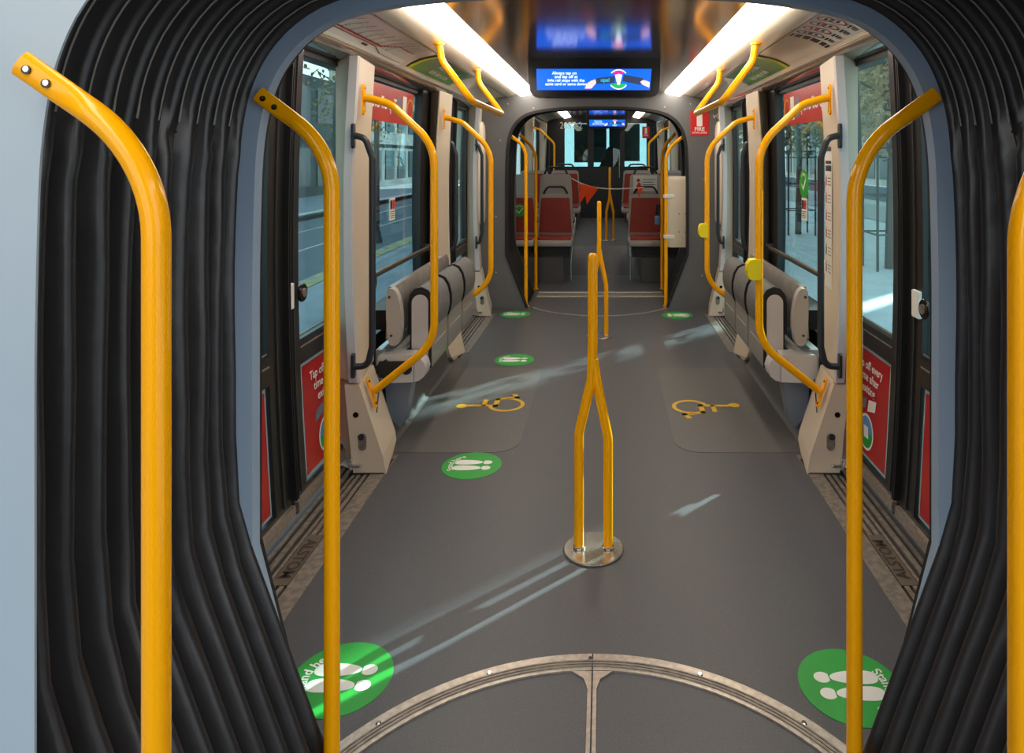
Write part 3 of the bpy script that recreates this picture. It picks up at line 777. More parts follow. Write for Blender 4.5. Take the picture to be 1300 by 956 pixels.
# tall side poles at the gangways
def side_pole(s, y, x, xe, ze, zb, label, ztop=1.33, r=.0175, base=0.0, grp='yellow poles at the gangway openings', holes=True, zk=None):
    t = empty('grab_pole', (s*x, y, base), label, 'pole', grp)
    pts = fillet([(s*x, y, base+.008),(s*x, y, .7),(s*x, y, ztop),(s*xe, y, ze)], [0,0,.34,0], 18)
    # extra samples on last straight so that the end can be pressed flat
    last = pts[-2].copy(); end = pts[-1].copy(); pts = pts[:-1] + [last.lerp(end, k/8) for k in range(1, 9)]
    n = len(pts); 
    dist = [0.0]*n
    for i in range(n-2, -1, -1): dist[i] = dist[i+1] + (pts[i+1]-pts[i]).length
    def fl(u):
        d = dist[int(round(u*(n-1)))]; k = max(0, min(1, (.115-d)/.04)); return (1-.55*k, 1+.05*k)
    b = B(); tube(b, pts, r, 22, flat=fl); obj('tube', b, M['yellow'], t, smooth=True)
    dv = (end-last).normalized()
    if holes:
        for q in (.018, .050):
            c = end - dv*q + Vector((0,-.0085,0))
            b = B(); cyl(b, c, (0,-1,0), .0062, .002, 16); h = obj('bolt', b, M['piano'], t)
            b = B(); cyl(b, c + Vector((.001,-.002,.001)), (0,-1,0), .004, .001, 12); obj('bolt_head', b, M['chrome'], h)
    b = B(); cyl(b, (s*x, y, base), (0,0,1), .028, .010, 24); obj('floor_flange', b, M['yellow'], t, smooth=True)
    return t
side_pole(-1, 1.545, .582, .748, 1.543, 0, 'tall bent yellow pole at the left of the slate blue arch', ztop=1.42)
side_pole(1, 1.545, .596, .782, 1.543, 0, 'tall bent yellow pole at the right of the slate blue arch', ztop=1.41, holes=False)
side_pole(-1, .92, .570, .752, 1.527, 0, 'nearest tall bent yellow pole on the pale blue bulkhead at the left', ztop=1.40)
side_pole(1, .92, .592, .80, 1.54, 0, 'nearest tall bent yellow pole at the right edge in front of the bellows', ztop=1.40, holes=False)
side_pole(-1, 6.46, .700, .865, 1.62, 0, 'bent yellow pole at the left edge of the far gangway opening', ztop=1.50)
side_pole(1, 6.46, .620, .815, 1.62, 0, 'bent yellow pole clamped to the cream box in the far gangway', ztop=1.48)
side_pole(-1, 7.30, .690, .86, 1.64, 0, 'thin yellow pole behind the left gangway pole, by the red seats', ztop=1.48)
side_pole(1, 7.30, .655, .80, 1.66, 0, 'yellow pole behind the right gangway pole, by the red seats', ztop=1.50)

# centre stanchions
def stanchion(x, y, zb, label, spread=.052, tilt=0.0):
    t = empty('forked_stanchion', (x, y, zb), label, 'pole', 'forked yellow poles along the aisle')
    r = .0175
    main = fillet([(x-spread, y, zb+.012),(x-spread, y, zb+.42),(x-.008, y, zb+.605),(x-.003, y, zb+.74),(x-.003, y, zb+1.043)], [0,.12,.12,.3,0], 10)
    b = B(); tube(b, main, r, 22, cap=True)
    ball(b, main[-1], r, 20); obj('main_tube', b, M['yellow'], t, smooth=True)
    br = fillet([(x+spread, y, zb+.012),(x+spread, y, zb+.40),(x+.012, y, zb+.600),(x+.0, y, zb+.68)], [0,.12,.2,0], 10)
    b = B(); tube(b, br, r*.98, 22); obj('branch_tube', b, M['yellow'], t, smooth=True)
    b = B(); cyl(b, (x, y, zb), (0,0,1), .107, .008, 48, bev=.003); bp = obj('base_plate', b, M['steel'], t, smooth=True, label='round steel base plate')
    for q in (-spread, spread):
        b = B(); cyl(b, (x+q, y, zb+.008), (0,0,1), .0225, .008, 24, bev=.002); obj('collar', b, M['chrome'], bp, smooth=True)
    return t
stanchion(-.005, 2.446, 0, 'nearest forked yellow pole on a round steel floor plate')
stanchion(.0, 5.37, 0, 'second forked yellow pole, partly hidden behind the nearest one')
stanchion(.125, 9.92, .2, 'far forked yellow pole in the aisle between the red seats')

# stop buttons on the right rails
for y, z, rail in ((3.10, .895, 'near'), (4.66, .905, 'farther')):
    t = empty('stop_button', (.70, y, z), 'yellow stop button box on the %s right yellow grab rail' % rail, 'button', 'yellow stop buttons')
    b = B(); prism(b, [(.677,z-.025),(.688,z-.043),(.70,z-.046),(.738,z-.046),(.738,z+.046),(.70,z+.046),(.688,z+.043),(.677,z+.025)], y-.028, y+.026)
    obj('housing', b, M['yellowplastic'], t)
    b = B(); cyl(b, (.679, y, z), (-1,0,0), .016, .006, 20, bev=.002); obj('push_button', b, M['yellowplastic'], t, smooth=True)

# ------------------------------------------------------------------ folding seats
def folding_seat(s, y0, y1, label, first=False):
    t = empty('folding_seat', (s*.90, (y0+y1)/2, .32), label, 'folding seat', 'folded grey seats under the window')
    a, c = y0+.010, y1-.010
    def slab(xi, xo, z0, z1, n=9):
        cx, r = (xi+xo)/2, (xo-xi)/2
        return [(s*xi, z0)] + [(s*(cx - r*math.cos(PI*k/n)), z1-r + r*math.sin(PI*k/n)) for k in range(n+1)] + [(s*xo, z0)]
    def roll(g):          # plump cushion roll, g = outward growth
        P = [(.850,.505),(.836,.540),(.828,.585),(.829,.635),(.840,.685),(.862,.722),(.895,.738),(.928,.728),(.950,.700),(.958,.655),(.958,.505)]
        return [(s*(.895+(x-.895)*(1+g/.06)), .62+(z-.62)*(1+g/.11)) for x, z in P]
    b = B(); prism(b, roll(0), a+.012, c-.004); obj('cushion', b, M['seatfab'], t, smooth=True)
    b = B(); prism(b, roll(.0042), a+.0, a+.013); obj('piping', b, M['rubber'], t, smooth=True)
    b = B(); prism(b, [(s*.850,.325),(s*.842,.345),(s*.842,.52),(s*.862,.56),(s*.873,.56),(s*.873,.325)], a, c); sh = obj('seat_shell', b, M['seatpanel'], t, smooth=True)
    b = B(); box(b, s*.8405, s*.8425, a+.045, c-.045, .438, .444); obj('crease', b, M['seatside'], sh)
    b = B(); prism(b, [(s*.873,.33),(s*.873,.58),(s*.953,.58),(s*.953,.36),(s*.933,.33)], a+.004, c-.004); obj('seat_core', b, M['rubber'], t)
    if first:
        b = B(); prism(b, slab(.842, .950, .335, .722), a-.006, a+.003); obj('side_piping', b, M['rubber'], t)
        b = B(); prism(b, slab(.858, .940, .335, .705), a-.012, a+.002); obj('side_panel', b, M['seatside'], t)
    b = B(); cyl(b, (s*.923, a-.004, .325), (0,1,0), .02, c-a+.008, 16); obj('hinge_bar', b, M['bluegrey'], t, smooth=True)
    return t
for s in (-1, 1):
    names = ('nearest', 'middle', 'farthest')
    for k, (y0, y1) in enumerate(((3.47,3.84),(3.85,4.22),(4.23,4.60))):
        folding_seat(s, y0, y1, 'folded grey seat on the %s, %s of the three' % (SN[s], names[k]), first=(k == 0))
    t = empty('backrest_board', (s*1.03, 4.0, .5), 'long brushed grey backrest board under the %s window' % SN[s], 'backrest')
    b = B(); prism(b, [(s*1.045,.49),(s*1.01,.50),(s*1.000,.60),(s*1.005,.72),(s*1.02,.752),(s*1.045,.755),(s*1.06,.49)], 3.43, 4.59); obj('panel', b, M['brushed'], t, smooth=True)
    b = B(); prism(b, [(s*1.022,.472),(s*1.004,.468),(s*.986,.476),(s*.975,.50),(s*.969,.55),(s*.968,.61),(s*.975,.67),(s*.986,.715),(s*.998,.740),(s*1.012,.752),(s*1.028,.752),(s*1.040,.738),(s*1.044,.68),(s*1.043,.60),(s*1.038,.53),(s*1.032,.49)], 3.385, 3.435); ec = obj('end_cap', b, M['seatshell'], t, smooth=True)
    for z in (.52, .71):
        b = B(); cyl(b, (s*(1.018+.05*(z-.52)), 3.386, z), (0,-1,0), .007, .003, 12); obj('screw', b, M['darkrail'], ec)
    b = B(); box(b, s*1.05, s*1.19, 3.50, 4.5, .52, .62); obj('wall_bracket', b, M['rubber'], t)
    # support box below
    t = empty('seat_support', (s*1.02, 3.5, .1), 'pale grey glossy box carrying the folding seats on the %s' % SN[s], 'support box')
    b = B(); prism(b, [(s*1.088,.305),(s*1.075,.425),(s*1.065,.432),(s*.900,.432),(s*.900,.30),(s*1.055,.295)], 3.355, 3.455); obj('housing', b, M['boxgrey'], t)
    b = B(); rings = []
    prism(b, [(s*.898,.30),(s*.898,.425),(s*.875,.42),(s*.850,.395),(s*.840,.36),(s*.850,.325),(s*.875,.305)], 3.36, 3.45); obj('side_lobe', b, M['seatside'], t, smooth=True)
    b = B(); prism(b, [(s*1.055,.295),(s*.92,.295),(s*.955,.10),(s*.98,.06),(s*1.04,.12)], 3.40, 3.50); obj('bracket', b, M['bluegrey'], t, label='blue grey tapering bracket')
    b = B(); box(b, s*.965, s*1.12, 3.455, 4.58, .31, .432, .004); obj('beam', b, M['boxgrey'], t)
# black lever mechanism on the left box
t = empty('seat_mechanism', (-1.03, 3.34, .36), 'black cogged mechanism on the front of the left support box', 'mechanism')
b = B(); pl = Pl((-1.035, 3.354, .365), (1,0,0), (0,0,1)); pl.n = Vector((0,-1,0))
star = [((.042+.007*(k%2))*math.cos(2*PI*k/20), (.042+.007*(k%2))*math.sin(2*PI*k/20)) for k in range(20)]
pl.slab(b, star, 0, .014); obj('knob', b, M['rubber'], t)
b = B(); pl.slab(b, rrect(.02,.115,-.008,.040,.012), 0, .012); obj('lever', b, M['rubber'], t)
b = B(); pl.slab(b, circ(.105,.0,.024,16), 0, .016); obj('pivot', b, M['rubber'], t)

# ------------------------------------------------------------------ door sills
def sill(s, y0, y1, label, plate=True):
    t = empty('door_sill', (s*1.05, (y0+y1)/2, 0), label, 'door sill', 'metal door sills')
    b = B(); box(b, s*.985, s*1.20, y0, y1, -.10, -.012); obj('sill_base', b, M['groove'], t)
    b = B(); box(b, s*.935, s*1.000, y0, y1, -.02, .003, .001); obj('edge_strip', b, M['aludull'], t, label='wide flat metal strip')
    for x0, x1, z in ((1.012,1.028,.0),(1.040,1.056,.0),(1.068,1.080,-.002),(1.098,1.118,-.003),(1.135,1.150,-.004)):
        b = B(); box(b, s*x0, s*x1, y0, y1, -.013, z); obj('tread_strip', b, M['aludull'], t)
    if plate:
        b = B(); box(b, s*1.004, s*1.062, 2.24, 2.54, -.012, .0015); k = obj('name_plate', b, M['plate'], t, label='dark bronze name plate')
        b = B()
        if s < 0: pl = Pl((s*1.033, 2.39, .002), (0,-1,0), (1,0,0))
        else: pl = Pl((s*1.033, 2.39, .002), (0,1,0), (-1,0,0))
        text(pl, b, 'ALSTOM', 0, 0, .058, .0012, sx=1.05); obj('lettering', b, M['darkprint'], k)
M['plate'] = mat('dark_bronze_plate', rgb(112, 102, 90), 0.5, metal=0.4)
for s in (-1, 1):
    sill(s, Y1+.03, 3.22, 'metal door sill with dark grooves at the near %s door' % SN[s])
    sill(s, 4.92, 6.12, 'metal door sill with dark grooves at the far %s door' % SN[s], plate=False)
    for q0, q1 in ((6.12, Y3-.13), (-.8, Y1+.03)):
        b = B(); box(b, s*.985, s*1.25, q0, q1, -.12, 0.0); tag(obj('floor', b, M['floor']), kind='structure')
    for q0, q1 in ((3.22, 3.31), (4.61, 4.92)):
        b = B(); box(b, s*.985, s*1.2, q0, q1, -.12, -.0); tag(obj('floor', b, M['coving']), kind='structure')

# ------------------------------------------------------------------ floor stickers
def foot_decal(x, y, rot, label):
    t = empty('floor_sticker', (x, y, 0), label, 'floor sticker', 'round green stand here stickers')
    c, s_ = math.cos(rot), math.sin(rot)
    pl = Pl((x, y, .0), (c, s_, 0), (-s_, c, 0))
    b = B(); pl.slab(b, circ(0,0,.135,56), 0, .0018); obj('disc', b, M['green'], t)
    def sole(cy, m):
        pts = []
        for k in range(28):
            a = 2*PI*k/28; X = .064*math.copysign(abs(math.cos(a))**.8, math.cos(a)); Y = math.copysign(abs(math.sin(a))**.8, math.sin(a))*(.0235 - .006*math.cos(a))
            pts.append((-.018+X, cy+Y))
        return pts
    for cy in (.028, -.028):
        b = B(); pl.poly(b, sole(cy, 1), .0026); pl.poly(b, [(p[0], p[1]) for p in circ(.067, cy, .022, 20, ry=.0195) if p[0] > .049] , .0026)
        obj('footprint', b, M['white'], t)
    b = B(); text(pl, b, 'Stand here', 0, 0, .040, .0026, warp=(.098, 165), sx=.95); obj('lettering', b, M['white'], t)
foot_decal(-.568, 3.115, 0, 'green stand here sticker below the left wheelchair mat')
foot_decal(-.585, 4.74, 0, 'green stand here sticker just beyond the left wheelchair mat')
foot_decal(-.755, 6.12, 0, 'small green stand here sticker by the foot of the left bulkhead')
foot_decal(.685, 6.08, PI, 'small green stand here sticker by the foot of the right bulkhead')
foot_decal(-.675, 1.842, 0, 'green stand here sticker beside the left of the slate arch, cut by the bellows')
foot_decal(.685, 1.815, PI, 'green stand here sticker beside the right of the slate arch, behind the pole')

def wheelchair_mat(s):
    t = empty('wheelchair_mat', (s*.68, 3.9, 0), 'lighter grey floor panel with yellow wheelchair symbol on the %s' % SN[s], 'floor marking')
    x0, x1 = (.377, .984)
    r = .13
    pts = []
    for cx, cy, a0 in ((x0+r, 3.25+r, 180), (x0+r, 4.56-r*.6, 90)):
        rr = r if cy < 4 else r*.6
        if cy > 4: cx = x0 + rr
        for k in range(9):
            a = math.radians(a0 + 90 - 90 if False else a0) 
            th = math.radians((180 + 90*k/8) if cy < 4 else (180 - 90*(1-k/8)) )
            pts.append((k, cy))
    P = []
    P += [(x1, 3.25)]
    P += [(x0+r + r*math.cos(math.radians(270-90*k/8)), 3.25+r + r*math.sin(math.radians(270-90*k/8))) for k in range(9)]
    r2 = .09
    P += [(x0+r2 + r2*math.cos(math.radians(180-90*k/8)), 4.56-r2 + r2*math.sin(math.radians(180-90*k/8))) for k in range(9)]
    P += [(x1, 4.56)]
    P = [(s*x, y) for x, y in P]
    b = B(); prism(b, P, 0.0, .0016, 'z'); obj('panel', b, M['matgrey'], t)
    # symbol: up = outward (towards the wall), forward = +y on the left, -y on the right
    pl = Pl((s*.60, 3.86, 0), (0, -s, 0), (s, 0, 0)); pl.n = Vector((0,0,1))
    b = B(); h = .0028; k = .37
    S = lambda pts: [(x*k, y*k) for x, y in pts]
    pl.poly(b, circ(-.02*k, .45*k, .085*k, 24), h); head = obj('symbol', b, M['yprint'], t)
    b = B()
    stroke(pl, b, S([(0,.33),(.0,-.06),(.27,-.06),(.36,-.34),(.47,-.30)]), .030, h)
    stroke(pl, b, S([(.01,.12),(.22,.12)]), .026, h)
    ringstroke(pl, b, .04*k, -.22*k, .25*k, .022, h, 110, 365, 36)
    obj('symbol', b, M['yprint'], t)
for s in (-1, 1): wheelchair_mat(s)

# ------------------------------------------------------------------ posters on the coves
COVE = [(.880,1.966),(.93,1.958),(.98,1.946),(1.035,1.922),(1.060,1.906),(1.078,1.890)]
def cove_pt(s, a, y, h=0.0):
    """a in 0..1 from inner (upper) to outer (lower) edge"""
    f = a*(len(COVE)-1); i = min(int(f), len(COVE)-2); u = f-i
    x = COVE[i][0]*(1-u)+COVE[i+1][0]*u; z = COVE[i][1]*(1-u)+COVE[i+1][1]*u
    dx = COVE[i+1][0]-COVE[i][0]; dz = COVE[i+1][1]-COVE[i][1]; L = math.hypot(dx, dz)
    nx, nz = dz/L, -dx/L       # pointing into the car
    return Vector((s*(x+nx*h), y, z+nz*h))
def cove_sheet(bm, s, a0, a1, y0, y1, h, n=8):
    V = [[bm.verts.new(cove_pt(s, a0+(a1-a0)*i/n, y, h)) for i in range(n+1)] for y in (y0, y1)]
    for i in range(n): bm.faces.new((V[0][i], V[0][i+1], V[1][i+1], V[1][i]))
def cove_text(bm, s, body, ac, yc, size, h, bold=True, rot=0):
    """text read by someone standing in the aisle facing the wall: right = +y on the left wall"""
    V, F = textverts(body, bold); vs = []
    Ltot = .262
    for x, y in V:
        if rot: x, y = x*math.cos(rot)-y*math.sin(rot), x*math.sin(rot)+y*math.cos(rot)
        yy = yc + (-s)*x*size; aa = ac + (-y*size/Ltot) * -1 * -1
        aa = min(1, max(0, ac - y*size/Ltot))
        vs.append(bm.verts.new(cove_pt(s, aa, yy, h)))
    for f in F:
        try: bm.faces.new([vs[i] for i in f])
        except Exception: pass
# left: route map
t = empty('route_map', (-1.0, 3.1, 1.9), 'white line map poster on the left ceiling cove', 'poster')
b = B(); cove_sheet(b, -1, .03, .95, 2.45, 3.68, .002); obj('sheet', b, M['mappaper'], t)
b = B(); cove_sheet(b, -1, .53, .56, 2.48, 3.22, .004, 2); cove_sheet(b, -1, .585, .61, 2.48, 3.20, .004, 2)
for k in range(6): cove_sheet(b, -1, .56-.03*k-.03, .56-.03*k, 3.22+.025*k, 3.25+.025*k, .004, 1)
cove_sheet(b, -1, .36, .385, 3.36, 3.62, .004, 2); obj('red_lines', b, M['redprint'], t)
b = B()
for k in range(6): cove_sheet(b, -1, .61+.03*k, .64+.03*k, 3.20+.02*k, 3.225+.02*k, .004, 1)
cove_sheet(b, -1, .78, .80, 3.30, 3.66, .004, 2); cove_sheet(b, -1, .66, .74, 3.05, 3.12, .004, 2); obj('dark_lines', b, M['darkprint'], t)
b = B()
names = ['Circular Quay','Bridge Street','Wynyard','Town Hall','Haymarket','Central','Surry Hills','Moore Park','Randwick','Kensington']
for k, nm in enumerate(names): cove_text(b, -1, nm, .38, 2.60+.085*k, .030, .004, False, rot=.9)
for k, nm in enumerate(names[6:]): cove_text(b, -1, nm, .24, 3.34+.07*k, .026, .004, False, rot=.9)
obj('station_names', b, M['darkprint'], t)
# right: notice with prohibition icons
t = empty('notice', (1.0, 2.9, 1.9), 'white notice with red prohibition circles on the right ceiling cove', 'notice')
b = B(); cove_sheet(b, 1, .04, .80, 2.66, 3.10, .002); obj('sheet', b, M['mappaper'], t)
b = B(); cove_sheet(b, 1, .03, .80, 3.10, 3.165, .0025); obj('black_band', b, M['darkprint'], t)
b = B()
for k in range(5): cove_sheet(b, 1, .08+.15*k, .10+.15*k, 3.10, 3.165, .0035, 1)
obj('band_gap', b, M['paper'], t)
def cove_ring(b, s, ac, yc, r, w, h, n=24):
    for k in range(n):
        q = []
        for a, rr in ((k, r), (k+1, r), (k+1, r-w), (k, r-w)):
            th = 2*PI*a/n; q.append(b.verts.new(cove_pt(s, ac + rr*math.sin(th)/.262, yc + rr*math.cos(th), h)))
        b.faces.new(q)
for k in range(4):
    for j in range(2):
        b = B(); cove_ring(b, 1, .17+.20*j, 2.75+.095*k, .036, .008, .004); 
        obj('symbol_ring', b, M['redprint'] if k < 3 else M['darkprint'], t)
        b = B(); cove_sheet(b, 1, .15+.20*j, .20+.20*j, 2.735+.095*k, 2.765+.095*k, .004, 1); obj('symbol', b, M['darkprint'], t)
b = B()
for k in range(4):
    for q in range(4): cove_sheet(b, 1, .53+.05*q, .56+.05*q, 2.725+.095*k, 2.775+.095*k-.01*(q%2), .004, 1)
obj('fine_print', b, M['darkprint'], t)
# green posters
for s in (-1, 1):
    t = empty('green_poster', (s*1.0, 4.3, 1.9), 'green poster with lime end stripe on the %s ceiling cove' % SN[s], 'poster')
    b = B(); cove_sheet(b, s, .03, .80, 3.78, 4.83, .002); obj('sheet', b, M['poster_green'], t)
    b = B(); cove_sheet(b, s, .03, .80, 3.775, 3.80, .0028); obj('dark_edge', b, M['groove'], t)
    b = B(); cove_sheet(b, s, .03, .80, 3.81, 3.86, .0032); obj('lime_stripe', b, M['lime'], t)
    b = B(); cove_text(b, s, 'Wearing a mask', .30, 4.38, .075, .004); cove_text(b, s, 'helps keep us safe', .55, 4.38, .06, .004); obj('lettering', b, M['white'], t)

# ------------------------------------------------------------------ display screens
def display(x, y, ztop, label, H=.233, W=.80):
    t = empty('display_screen', (x, y, ztop), label, 'screen', 'ceiling display screens')
    z0 = ztop-H
    b = B(); pl = Pl((x, y, ztop-H/2), (1,0,0), (0,0,1)); pl.n = Vector((0,-1,0))
    out = [(-W/2-.006, H/2), (-W/2-.006, H/2-.02)] + [(-W/2+.008+.05-.05*math.cos(math.radians(a)), -H/2+.05-.05*math.sin(math.radians(a))) for a in range(0, 91, 15)]
    out = out + [(-p[0], p[1]) for p in out[::-1]]
    pl.slab(b, out, -.10, 0); obj('casing', b, M['piano'], t)
    b = B(); sw, sh = W*.865/2, .128/2
    pl.poly(b, [(-sw*1.0,-sh-.012),(sw*.97,-sh-.012),(sw,sh-.012),(-sw*1.01,sh-.012)], .0015); obj('lit_panel', b, M['screen_blue'], t)
    h = .003
    b = B(); cx = -.17
    text(pl, b, 'Always tap on', cx-.01, .026, .026, h); text(pl, b, 'and tap off at', cx, .004, .026, h); text(pl, b, 'light rail stops with the', cx, -.018, .024, h); text(pl, b, 'same card or same device', cx, -.040, .024, h)
    obj('lettering', b, M['screen_white'], t)
    ex, ey, R = .147, -.012, .058
    b = B(); ringstroke(pl, b, ex, ey, R, .006, h, 40, 140); obj('emblem_ring', b, M['screen_white'], t)
    b = B(); ringstroke(pl, b, ex, ey, R, .006, h, 215, 325); obj('emblem_ring', b, M['screen_white'], t)
    b = B(); pl.poly(b, [(ex+.0, ey-.01)] + circ(ex, ey, R*.93, 14, a0=58, a1=125), h); obj('emblem_red', b, M['screen_pink'], t)
    b = B(); pl.poly(b, circ(ex, ey, R*.93, 18, a0=208, a1=332), h); obj('emblem_green', b, M['screen_green'], t)
    b = B(); pl.poly(b, [(ex-.022,ey+.026),(ex,ey+.034),(ex+.022,ey+.026),(ex+.007,ey-.032),(ex-.007,ey-.032)], h+.001); obj('emblem_beam', b, M['screen_white'], t)
    b = B(); pl.poly(b, [(ex-.145,ey-.030),(ex-.026,ey-.022),(ex-.020,ey+.022),(ex-.135,ey+.008)], h+.001); pl.poly(b, [(ex+.022,ey-.010),(ex+.130,ey-.034),(ex+.150,ey+.008),(ex+.03,ey+.030)], h+.001); obj('card_picture', b, M['screen_dark'], t)
    b = B(); text(pl, b, 'opal', ex-.082, ey-.004, .032, h+.002); obj('card_lettering', b, M['screen_teal'], t)
    b = B(); pl.poly(b, [(ex-.205,ey-.055),(ex-.165,ey-.055),(ex-.135,ey-.022),(ex-.14,ey+.0),(ex-.165,ey-.008),(ex-.185,ey-.02)], h+.002); obj('hand_picture', b, M['screen_skin'], t)
    b = B(); pl.poly(b, [(ex+.185,ey-.05),(ex+.145,ey-.032),(ex+.13,ey-.015),(ex+.145,ey-.005),(ex+.165,ey-.008),(ex+.187,ey-.016)], h+.002); obj('hand_picture', b, M['screen_skin'], t)
    b = B(); box(b, x-W/2-.004, x-W/2+.0, y-.0005, y+.004, z0+.05, ztop); box(b, x+W/2, x+W/2+.004, y-.0005, y+.004, z0+.05, ztop); obj('edge_trim', b, M['aludull'], t)
    b = B(); box(b, x-.3, x+.3, y+.03, y+.08, z0-.003, z0+.002); obj('speaker_strip', b, M['darkrail'], t)
    return t
display(-.025, 4.14, 2.0, 'wide blue lit screen hanging from the near ceiling')
display(.105, 13.30, 2.2, 'small distant blue lit screen above the cab door')

# fire sign + VC2
t = empty('fire_sign', (.93, Y2, 1.6), 'red fire sign on the grey bulkhead at the right', 'sign')
pl = Pl((.925, Y2-.002, 1.735), (1,0,0), (0,0,1))
b = B(); pl.slab(b, rect(-.085,.085,-.13,.10), 0, .003); obj('plate', b, M['signred'], t)
b = B(); pl.poly(b, rrect(-.026,.026,-.045,.088,.010), .004); obj('extinguisher_symbol', b, M['white'], t)
b = B(); text(pl, b, 'FIRE', 0, -.072, .052, .004); text(pl, b, 'EXTINGUISHER', 0, -.105, .020, .004); obj('lettering', b, M['white'], t)
b = B(); text(Pl((1.105, Y2-.003, 1.785), (1,0,0), (0,0,1)), b, 'vC2', 0, 0, .07, 0, bold=False)
tag(base_origin(obj('lettering', b, M['white']), (1.105, Y2, 1.77)), 'small white letters vC2 beside the red fire sign', 'lettering')

# ================================================================== REAR SECTION
b = B(); box(b, -1.25, 1.25, Y3-.12, 8.15, -.12, 0.0); tag(obj('floor', b, M['floor']), kind='structure')
b = B(); prism(b, [(8.15,-.12),(8.15,0),(9.3,.2),(14.9,.2),(14.9,-.12)], -.42, .46, 'x')
tag(obj('floor', b, M['floor']), kind='structure')
for s, xi in ((-1, .42), (1, .46)):
    b = B(); prism(b, [(7.72,0),(7.72,.27),(7.9,.36),(13.6,.36),(13.6,-.1),(7.72,-.1)], s*xi, s*1.2, 'x')
    pf = obj('floor', b, M['coving']); tag(pf, kind='structure', label='raised seat platform on the %s of the rear section' % SN[s])
# side walls with windows
for s in (-1, 1):
    for (y0, y1, z0, z1) in ((Y3+.05, 7.5, -.1, 2.1), (7.5, 10.55, -.1, .95), (10.55, 10.9, -.1, 2.1), (10.9, 13.0, -.1, .35), (13.0, 13.6, -.1, 2.1), (7.5,13.6,2.0,2.1), (11.9,12.0,.3,2.0)):
        b = B(); box(b, s*1.19, s*1.25, y0, y1, z0, z1); tag(obj('wall_left' if s<0 else 'wall_right', b, M['black']), kind='structure')
    for k, (y0, y1, z0) in enumerate(((7.5,9.0,.95),(9.05,10.55,.95),(10.9,11.9,.35),(12.0,13.0,.35))):
        t = empty('window_%d' % (3+k+(4 if s>0 else 0)), (s*1.2,(y0+y1)/2,z0)); t['kind'] = 'structure'
        b = B(); box(b, s*1.215, s*1.22, y0+.04, y1-.04, z0+.04, 1.96); obj('pane', b, M['glass'], t)
        b = B(); box(b, s*1.195, s*1.23, y0, y0+.04, z0, 2.0); box(b, s*1.195, s*1.23, y1-.04, y1, z0, 2.0); box(b, s*1.195, s*1.23, y0, y1, z0, z0+.04); box(b, s*1.195, s*1.23, y0, y1, 1.96, 2.0); obj('window_frame', b, M['rubber'], t)
    for y, lab in ((10.62, 'cream pillar before the far door of the rear section'), (13.05, 'cream pillar beside the driver cab wall')):
        b = B(); prism(b, [(s*1.07,.36),(s*1.09,1.2),(s*1.06,2.06),(s*1.19,2.06),(s*1.19,.36)], y, y+.25)
        tag(base_origin(obj('door_pillar', b, M['cream']), (s*1.1, y, .36)), lab + ' on the %s' % SN[s], 'pillar')
    dark_handle(s, 13.0, 1.0, 1.09, 'dark grab handle at the cab wall on the %s' % SN[s], z0=.9, z1=1.80)
    t = empty('grab_rail', (s*.72, 10.6, .5), 'distant yellow bent grab rail on the %s before the cab' % SN[s], 'grab rail')
    b = B(); tube(b, fillet([(s*1.06,10.6,1.87),(s*.95,10.6,1.83),(s*.73,10.6,1.62),(s*.73,10.6,.75),(s*1.04,10.6,.50)], [0,.05,.1,.12,0], 8), .0175, 14); obj('bar', b, M['yellow'], t, smooth=True)
    b = B(); flange(b, (s*1.068,10.6,1.87), (-s,0,0), (0,0,1)); obj('upper_flange', b, M['yellow'], t)

def seat_proto(x, y, zs, facing, label, W=.42, back=.50, grp='red seats of the rear section', handle=True):
    """facing -1: sitter looks to the camera (red seen); +1: looks away (grey shell seen)"""
    t = empty('passenger_seat', (x, y, zs-.45+.0), label, 'seat', grp)
    f = facing
    w = W/2
    # shell back: tapered
    pl = Pl((x, y, zs), (1,0,0), (0,0,1)); pl.n = Vector((0, f, 0))
    def outline(w0, w1, z0, z1, r): return [(-w0,z0),(w0,z0)] + [(w1-r+r*math.cos(math.radians(a)), z1-r+r*math.sin(math.radians(a))) for a in range(0,91,18)] + [(-w1+r+r*math.cos(math.radians(a)), z1-r+r*math.sin(math.radians(a))) for a in range(90,181,18)]
    b = B(); pl.slab(b, outline(w, w*.86, -.06, back, .04), -.045, 0); obj('shell', b, M['seatshell'], t)
    b = B(); pl.slab(b, outline(w*.90, w*.78, .05, back-.045, .02), .0, .022); obj('backrest_pad', b, M['redseat'], t)
    y0, y1 = (y, y+f*.42)
    b = B(); box(b, x-w, x+w, y0, y1, zs-.07, zs+.0, .02); obj('seat_pan', b, M['seatshell'], t, smooth=True)
    b = B(); box(b, x-w*.9, x+w*.9, y0+f*.02, y1-f*.03, zs-.01, zs+.025, .01); obj('seat_pad', b, M['redseat'], t, smooth=True)
    b = B(); box(b, x-w*.8, x+w*.8, y0, y1-f*.1, zs-.20, zs-.07); obj('seat_base', b, M['rubber'], t)
    if handle:
        pts = fillet([(x-w*.66,y-f*.02,zs+back-.01),(x-w*.60,y-f*.02,zs+back+.03),(x-w*.42,y-f*.02,zs+back+.085),(x+w*.42,y-f*.02,zs+back+.085),(x+w*.60,y-f*.02,zs+back+.03),(x+w*.66,y-f*.02,zs+back-.01)], [0,.04,.05,.05,.04,0], 5)
        b = B(); tube(b, pts, .012, 10); obj('handle', b, M['rubber'], t, smooth=True)
    return t
